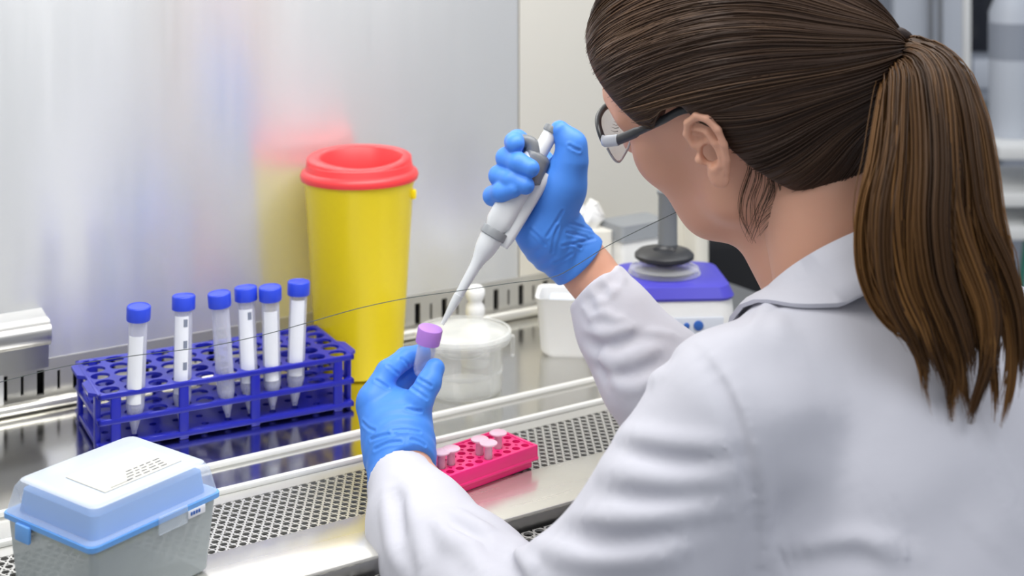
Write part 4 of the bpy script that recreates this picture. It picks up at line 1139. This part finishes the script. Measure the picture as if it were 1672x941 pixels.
ps(MB().lathe([(.0030, zt-.004), (.0036, zt), (.0048, zc-.010), (.0056, zc-.004), (.0082, zc+.004), (.0092, zc+.008), (.0102, z1-.006), (.0106, z1-.003), (0, z1-.003)], 28, rot=Rp), 'nose_cone', M['pip_white'])
ps(MB().lathe([(.0114, z1-.0035), (.0120, z1-.003), (.0122, z1+.003), (.0118, z1+.004), (0, z1+.004)], 32, rot=Rp), 'collar', M['grey_pl'])
def tri(z0, z1_, a0, a1, off0, off1, name, m, flat=.85, nz=10, sq=3.2, ends=.0015):
    mb = MB(); vs = []; n = 28; ring_ = []
    for i in range(nz+1):
        t = i/nz; z = z0+(z1_-z0)*t; r = a0+(a1-a0)*t
        e = 1-.25*max(0, 1-min(t, 1-t)*nz)
        ox = off0+(off1-off0)*t
        for k in range(n):
            q = 2*PI*k/n; c, s = math.cos(q), math.sin(q); den = (abs(c)**sq+abs(s)**sq)**(1/sq)
            vs.append(Rp@Vector((ox+r*e*c/den, r*e*flat*s/den, z)))
    fs = [tuple(range(n))[::-1], tuple(nz*n+k for k in range(n))]+[(i*n+k, i*n+(k+1) % n, (i+1)*n+(k+1) % n, (i+1)*n+k) for i in range(nz) for k in range(n)]
    return ps(mb.add(vs, fs), name, m)
tri(z1+.003, zb+.006, .0112, .0122, -.001, -.001, 'handle', M['pip_white'])
tri(frac(828, 396)-.006, zb-.004, .0052, .0064, .0125, .0135, 'ejector_sleeve', M['pip_white'], 1.0)
# grey cap with the finger hook
tri(zb-.018, zb+.008, .0136, .0112, .002, .000, 'grey_cap', M['mid_grey'], .86, 10, 2.6)
hk = MB().tube([Rp@Vector(p) for p in smooth_path([(-.003, 0, zb+.002), (-.010, -.001, zb+.010), (-.018, -.001, zb+.009), (-.0235, -.001, zb+.001), (-.0245, -.001, zb-.006)], 24)], list(np.linspace(.0075, .0030, 24)), 12, flat=1.3)
ps(hk, 'finger_hook', M['mid_grey'])
ps(MB().lathe([(.0070, zb+.004), (.0068, PL-.006), (.0060, PL-.005), (0, PL-.005)], 24, rot=Rp), 'plunger_stem', M['pip_white'])
ps(MB().lathe([(.0062, PL-.006), (.0080, PL-.0055), (.0082, PL-.001), (.0076, PL), (0, PL+.0005)], 24, rot=Rp), 'plunger_button', M['mid_grey'])
wn = MB().box(Rp@Vector((-.0085, -.0072, z1+.030)), (.0035, .0020, .011), .0005, rot=Rp); ps(wn, 'volume_window', M['mid_grey'])

vb = cam(688, 612, 1.206); vt = cam(703, 536, 1.203); va = vt-vb; VL = np.linalg.norm(va); va /= VL; Rv = axis_rot(va)
vi = thing('sample_vial', 'small clear vial with a lilac cap held in the left glove', 'vial', W(vb), RZ)
MB().lathe([(0, .001), (.0055, 0), (.0075, .004), (.0080, .010), (.0080, VL-.012), (.0072, VL-.012), (.0072, .010), (.0048, .0015), (0, .002)], 28, rot=Rv).build('vial_body', M['vial'], vi, 50)
MB().lathe([(.0092, VL-.0135), (.0104, VL-.0130), (.0106, VL-.001), (.0102, VL), (.0092, VL+.0003), (0, VL+.0003)], 36, rot=Rv).build('cap', M['vial_cap'], vi, 40)
